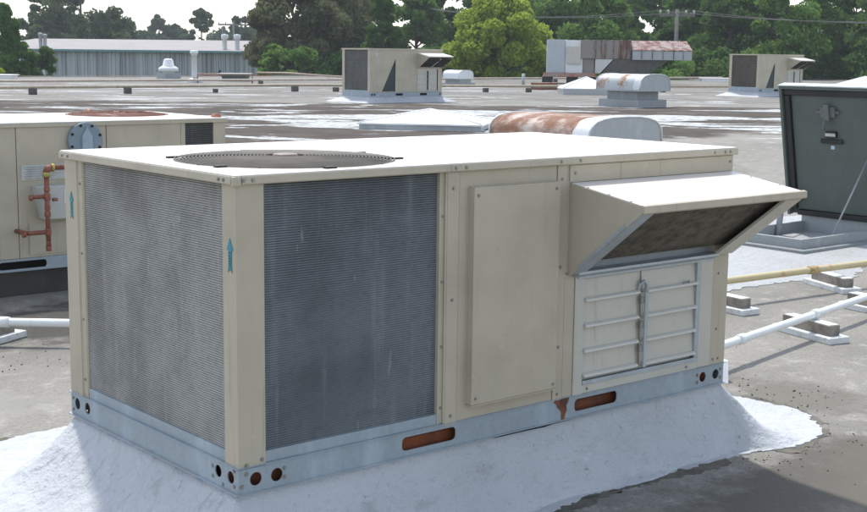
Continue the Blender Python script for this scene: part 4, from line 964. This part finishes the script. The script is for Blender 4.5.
for k, q in enumerate((-.95, .95)):
    c_ = (62.5+q*1.1*math.cos(R(-38)), 50.6+q*1.1*math.sin(R(-38)), 4.64)
    wire(c_, (60.9+q, 72.5+q, 5.1), .5, 'thin power line running left from the power pole, %s wire' % ('upper' if k else 'lower'))
    wire(c_, (69.3+q, 34.6+q, 4.0), .35, 'thin power line running right from the power pole, %s wire' % ('upper' if k else 'lower'))

# ================================================================== TREES
def leaf_mat(name, a, b, c2, trans=.35):
    m = NT(name); geo = m.n('ShaderNodeNewGeometry'); rnd = geo.outputs['Random Per Island']
    n1 = m.noise(m.coord(), .8, 4, .6)
    c = m.mix(rnd, a, b); c = m.mix(m.ramp(n1, .42, .62), c, c2)
    m.base(c); m.rough(.8); m.p.inputs['Specular IOR Level'].default_value = .12
    tr = m.n('ShaderNodeBsdfTranslucent', None, Color=m.mix(.5, c, b)); mx = m.n('ShaderNodeMixShader', None, i0=trans, i1=m.p.outputs[0], i2=tr.outputs[0])
    m.t.links.new(mx.outputs[0], m.out.inputs[0]); return m.m
LM = {
 'dark': leaf_mat('dark_green_leaves', (.06, .125, .03), (.12, .21, .05), (.08, .15, .04)),
 'mid': leaf_mat('mid_green_leaves', (.09, .18, .038), (.18, .29, .065), (.12, .22, .05)),
 'lime': leaf_mat('lime_green_leaves', (.20, .29, .035), (.36, .44, .07), (.25, .34, .045), .45),
 'grey': leaf_mat('grey_green_leaves', (.075, .11, .05), (.13, .17, .08), (.095, .125, .06)),
 'haze': leaf_mat('distant_green_leaves', (.05, .085, .04), (.09, .13, .06), (.07, .10, .05)),
 'olive': leaf_mat('olive_leaves', (.085, .10, .045), (.16, .18, .075), (.12, .11, .07)),
}
M['bark'] = mat_flat('bark', (.10, .08, .06), .9, 0, .4, 4)
def crown(name, parent, mat, H, z0, rad, shape, nclump, nleaf, lsize, seed, open_=0., yscale=.8):
    r = np.random.default_rng(seed)
    cs = []; tries = 0
    while len(cs) < nclump and tries < 8000:
        tries += 1
        t = r.random(); a = r.random()*2*np.pi
        if shape == 'cone': env = (1-t)**.8*1.0+.08
        elif shape == 'column': env = .55+.45*np.sin(np.pi*min(1, t*1.05+.02))
        elif shape == 'round': env = np.sqrt(max(0, 1-(2*t-1)**2))
        else: env = np.sqrt(max(0, 1-(2*t-1)**2))**.7*(.75+.35*r.random())
        q = r.random()**.42
        rr_ = env*rad*q
        cs.append((rr_*np.cos(a), rr_*np.sin(a)*yscale, z0+t*(H-z0), env))
    cs = np.array(cs); k = len(cs)
    size = rad*(r.uniform(.14, .30, k) if shape == 'cone' else r.uniform(.20, .44, k))*(1-.38*open_)*(.45+.55*np.clip(cs[:, 3], 0, 1))
    idx = r.integers(0, k, nleaf)
    dv = r.normal(size=(nleaf, 3)); dv /= np.linalg.norm(dv, axis=1)[:, None]
    rad_l = size[idx]*(r.random(nleaf)**.45)
    cen = cs[idx, :3]+dv*rad_l[:, None]*np.array([1, 1, .75])
    u = r.normal(size=(nleaf, 3)); u /= np.linalg.norm(u, axis=1)[:, None]
    w_ = r.normal(size=(nleaf, 3)); v_ = np.cross(u, w_); v_ /= np.linalg.norm(v_, axis=1)[:, None]
    s_ = (lsize*r.uniform(.6, 1.4, nleaf))[:, None]
    V = np.stack([cen-u*s_, cen-v_*s_*.55, cen+u*s_, cen+v_*s_*.55], 1).reshape(-1, 3).astype(np.float32)
    me = bpy.data.meshes.new(name); nf = nleaf
    me.vertices.add(nf*4); me.vertices.foreach_set('co', V.ravel())
    me.loops.add(nf*4); me.loops.foreach_set('vertex_index', np.arange(nf*4, dtype=np.int32))
    me.polygons.add(nf); me.polygons.foreach_set('loop_start', np.arange(0, nf*4, 4, dtype=np.int32))
    me.update(calc_edges=True)
    return link(name, me, mat, parent), cs
def tree(px, top, width, depth, shape, mat, label, seed, nleaf=9000, ls=.20, z0f=.12, open_=0., group=None, nclump=60, name='tree', cat='tree', base=-5.2):
    if mat == 'haze': nleaf = int(nleaf*1.3); width *= 1.25
    k = (px-433.5)/1315.3
    dirv = cf+cr*k; X = CAM+dirv*depth
    hor = 55.3+(px-433.5)*.0117
    zt = CAM.z+(hor-top)/1315.3*depth
    rad = width/2/1315.3*depth
    H = zt-base
    r = empty(name, (X.x, X.y, base), label, cat, random.Random(seed).uniform(0, 6), group)
    c, cs = crown('crown', r, LM[mat], H, H*z0f, rad, shape, nclump, nleaf, ls, seed, open_)
    tb = MB(); rt = max(.09, H*.018)
    tb.tube([(0, 0, -.2), (.05, .02, H*.35), (-.05, .05, H*.65), (0, 0, H*.9)], [rt, rt*.8, rt*.5, rt*.2], 8); tb.build('trunk', M['bark'], r)
    lb = MB(); rs = random.Random(seed)
    for i in range(0, len(cs), 3):
        x, y, z, _ = cs[i]; zs = max(.3, min(H*.85, z-math.hypot(x, y)*.6))
        lb.tube([(0, 0, zs), (x*.5, y*.5, (zs+z)/2+.1), (x, y, z)], [rt*.35, rt*.22, .02], 5, caps=False)
    lb.build('limb', M['bark'], r)
    return r
GR = 'trees along the far side of the roof'
T = [ # px, top, width, depth, shape, mat, label, leaves, leafsize, z0f, open
 (14, 8, 78, 78, 'cone', 'dark', 'dark bushy evergreen at the far left edge', 12000, .15, .10, 0),
 (46, 46, 40, 80, 'round', 'dark', 'low dark shrubby tree beside the left end of the corrugated building', 6000, .15, .1, 0),
 (-2, 56, 34, 66, 'round', 'lime', 'small yellow green bush at the far left edge of the roof', 3500, .10, .3, 0),
 (88, -30, 120, 150, 'open', 'grey', 'tall airy tree with sky gaps rising behind the corrugated building', 6500, .24, .30, 1.3),
 (60, 2, 60, 155, 'open', 'grey', 'left hand airy tree behind the corrugated building', 3500, .24, .3, 1.3),
 (58, 22, 60, 165, 'round', 'haze', 'pale rounded tree left of the tall airy tree', 5000, .30, .2, .2),
 (112, 20, 60, 170, 'round', 'haze', 'pale green tree below the tall airy tree', 5000, .30, .2, .2),
 (150, 34, 34, 230, 'round', 'haze', 'small distant hazy tree, leftmost above the building roof', 2500, .35, .1, .2),
 (163, 18, 52, 240, 'cone', 'haze', 'slim distant conifer left of the spindly one', 2500, .30, .1, .3),
 (180, 27, 30, 240, 'round', 'haze', 'distant rounded tree between the slim and the spindly conifer', 2500, .35, .1, .2),
 (205, 10, 64, 190, 'cone', 'grey', 'spindly dark conifer above the middle of the corrugated building', 3200, .26, .15, .6),
 (222, 31, 50, 240, 'round', 'haze', 'low distant hazy tree beside the distant power pole', 2500, .35, .1, .2),
 (243, 20, 34, 200, 'open', 'haze', 'pale distant tree just right of the distant power pole', 3500, .3, .1, .4),
 (136, 33, 60, 240, 'round', 'haze', 'low hazy tree clump behind the building roof', 2500, .35, .1, .2),
 (178, 34, 60, 250, 'round', 'haze', 'low distant hazy tree behind the middle of the building roof', 2500, .30, .1, .2),
 (250, 30, 50, 230, 'round', 'haze', 'low distant hazy tree behind the right end of the building roof', 2500, .30, .1, .2),
 (294, -14, 78, 92, 'open', 'olive', 'tall brownish green tree with loose outline right of the building', 12000, .17, .15, .45),
 (274, 8, 32, 96, 'open', 'olive', 'loose branched tree overhanging the right end of the building', 5000, .16, .2, .6),
 (277, 46, 32, 80, 'round', 'mid', 'light green shrubby tree at the right end of the corrugated building', 4000, .12, .2, .3),
 (305, 50, 40, 82, 'round', 'mid', 'low green bush under the brownish tree', 3500, .12, .2, .2),
 (330, -20, 66, 100, 'column', 'olive', 'tall olive tree left of the pointed conifer', 9000, .17, .1, .3),
 (382, -6, 52, 90, 'cone', 'dark', 'dark pointed conifer behind the central rooftop unit', 10000, .14, .08, 0),
 (357, -10, 60, 108, 'column', 'mid', 'tall green tree just left of the pointed conifer', 8000, .18, .1, .2),
 (415, -12, 50, 104, 'column', 'mid', 'tall green tree just right of the pointed conifer', 8000, .17, .1, .2),
 (440, -16, 44, 110, 'cone', 'dark', 'dark tall conifer behind the left side of the lime tree', 8000, .17, .08, .1),
 (420, 48, 60, 84, 'round', 'dark', 'low dark bush at the roof edge behind the central unit', 5000, .13, .2, .1),
 (499, 1, 108, 82, 'round', 'lime', 'large round lime green tree at centre', 34000, .13, .10, .1),
 (512, -12, 70, 112, 'column', 'dark', 'dark tree top showing above the lime tree', 8000, .18, .1, .1),
 (476, -14, 60, 114, 'column', 'dark', 'dark tree top above the left shoulder of the lime tree', 7000, .18, .1, .1),
 (556, -14, 62, 100, 'column', 'mid', 'tall green tree right of the lime tree', 10000, .17, .08, .2),
 (590, -14, 56, 94, 'column', 'mid', 'leafy green tree behind the grey box of the exhaust unit', 10000, .16, .08, .2),
 (622, -14, 54, 104, 'cone', 'mid', 'pointed green tree behind the middle of the rusty duct', 8000, .17, .08, .2),
 (650, -12, 52, 110, 'column', 'dark', 'dark tree just left of the power pole', 9000, .18, .08, .1),
 (690, -12, 56, 98, 'column', 'dark', 'dark tree just right of the power pole', 10000, .17, .08, .1),
 (720, -8, 54, 92, 'column', 'dark', 'tall dark tree above the left of the right hand rooftop unit', 10000, .16, .08, .1),
 (752, -6, 56, 98, 'column', 'dark', 'broad dark tree directly behind the right hand rooftop unit', 10000, .17, .08, .1),
 (775, -14, 62, 88, 'open', 'mid', 'big green tree with looser outline above the right hand unit', 10000, .15, .1, .3),
 (808, -6, 46, 92, 'column', 'mid', 'green tree with sky gap on its right', 9000, .16, .08, .2),
 (842, -6, 60, 94, 'column', 'dark', 'dark green tree second from the right edge', 9000, .16, .08, .1),
 (872, -8, 56, 88, 'column', 'dark', 'dark green tree cut by the right edge', 8000, .15, .08, .1),
 (905, 0, 60, 88, 'column', 'dark', 'dark green tree just beyond the right edge', 6000, .17, .08, .1),
 (650, 50, 70, 82, 'round', 'mid', 'low green bush at the roof edge under the discharge hood', 6000, .12, .2, .1),
 (708, 52, 60, 86, 'round', 'dark', 'low dark bush left of the right hand rooftop unit', 5000, .13, .2, .1),
 (800, 52, 60, 92, 'round', 'dark', 'low dark bush at the roof edge right of the right hand unit', 5000, .13, .2, .1),
 (850, 54, 60, 96, 'round', 'mid', 'low green bush behind the far right skylight', 5000, .14, .2, .1),
 (565, 54, 50, 86, 'round', 'dark', 'low dark bush beside the left end of the exhaust unit', 4000, .13, .2, .1),
 (345, 56, 60, 90, 'round', 'dark', 'low dark bush at the roof edge left of the central unit', 4000, .13, .2, .1),
]
for i, t in enumerate(T):
    wk = 1.0 if t[5] in ('haze', 'lime') or t[0] < 250 else 1.45
    tree(t[0], t[1], t[2]*wk, t[3], t[4], t[5], t[6], 100+i, int(t[7]*(2.3 if t[0] < 290 else 3.2)), t[8]*1.05, t[9], t[10], GR, nclump=90 if t[7] > 7000 else 55)

# ================================================================== AIR
hz = MB(); hz.box(-70, 320, -50, 340, -6.4, 24)
hzm = bpy.data.materials.new('haze'); hzm.use_nodes = True; t_ = hzm.node_tree
for n_ in list(t_.nodes): t_.nodes.remove(n_)
ou = t_.nodes.new('ShaderNodeOutputMaterial'); pv = t_.nodes.new('ShaderNodeVolumePrincipled')
pv.inputs['Color'].default_value = (.86, .93, 1, 1); pv.inputs['Density'].default_value = .00045; pv.inputs['Anisotropy'].default_value = .2
t_.links.new(pv.outputs[0], ou.inputs['Volume'])
tag(hz.build('haze', hzm), 'thin summer haze over the roof and the trees', 'haze', kind='stuff')
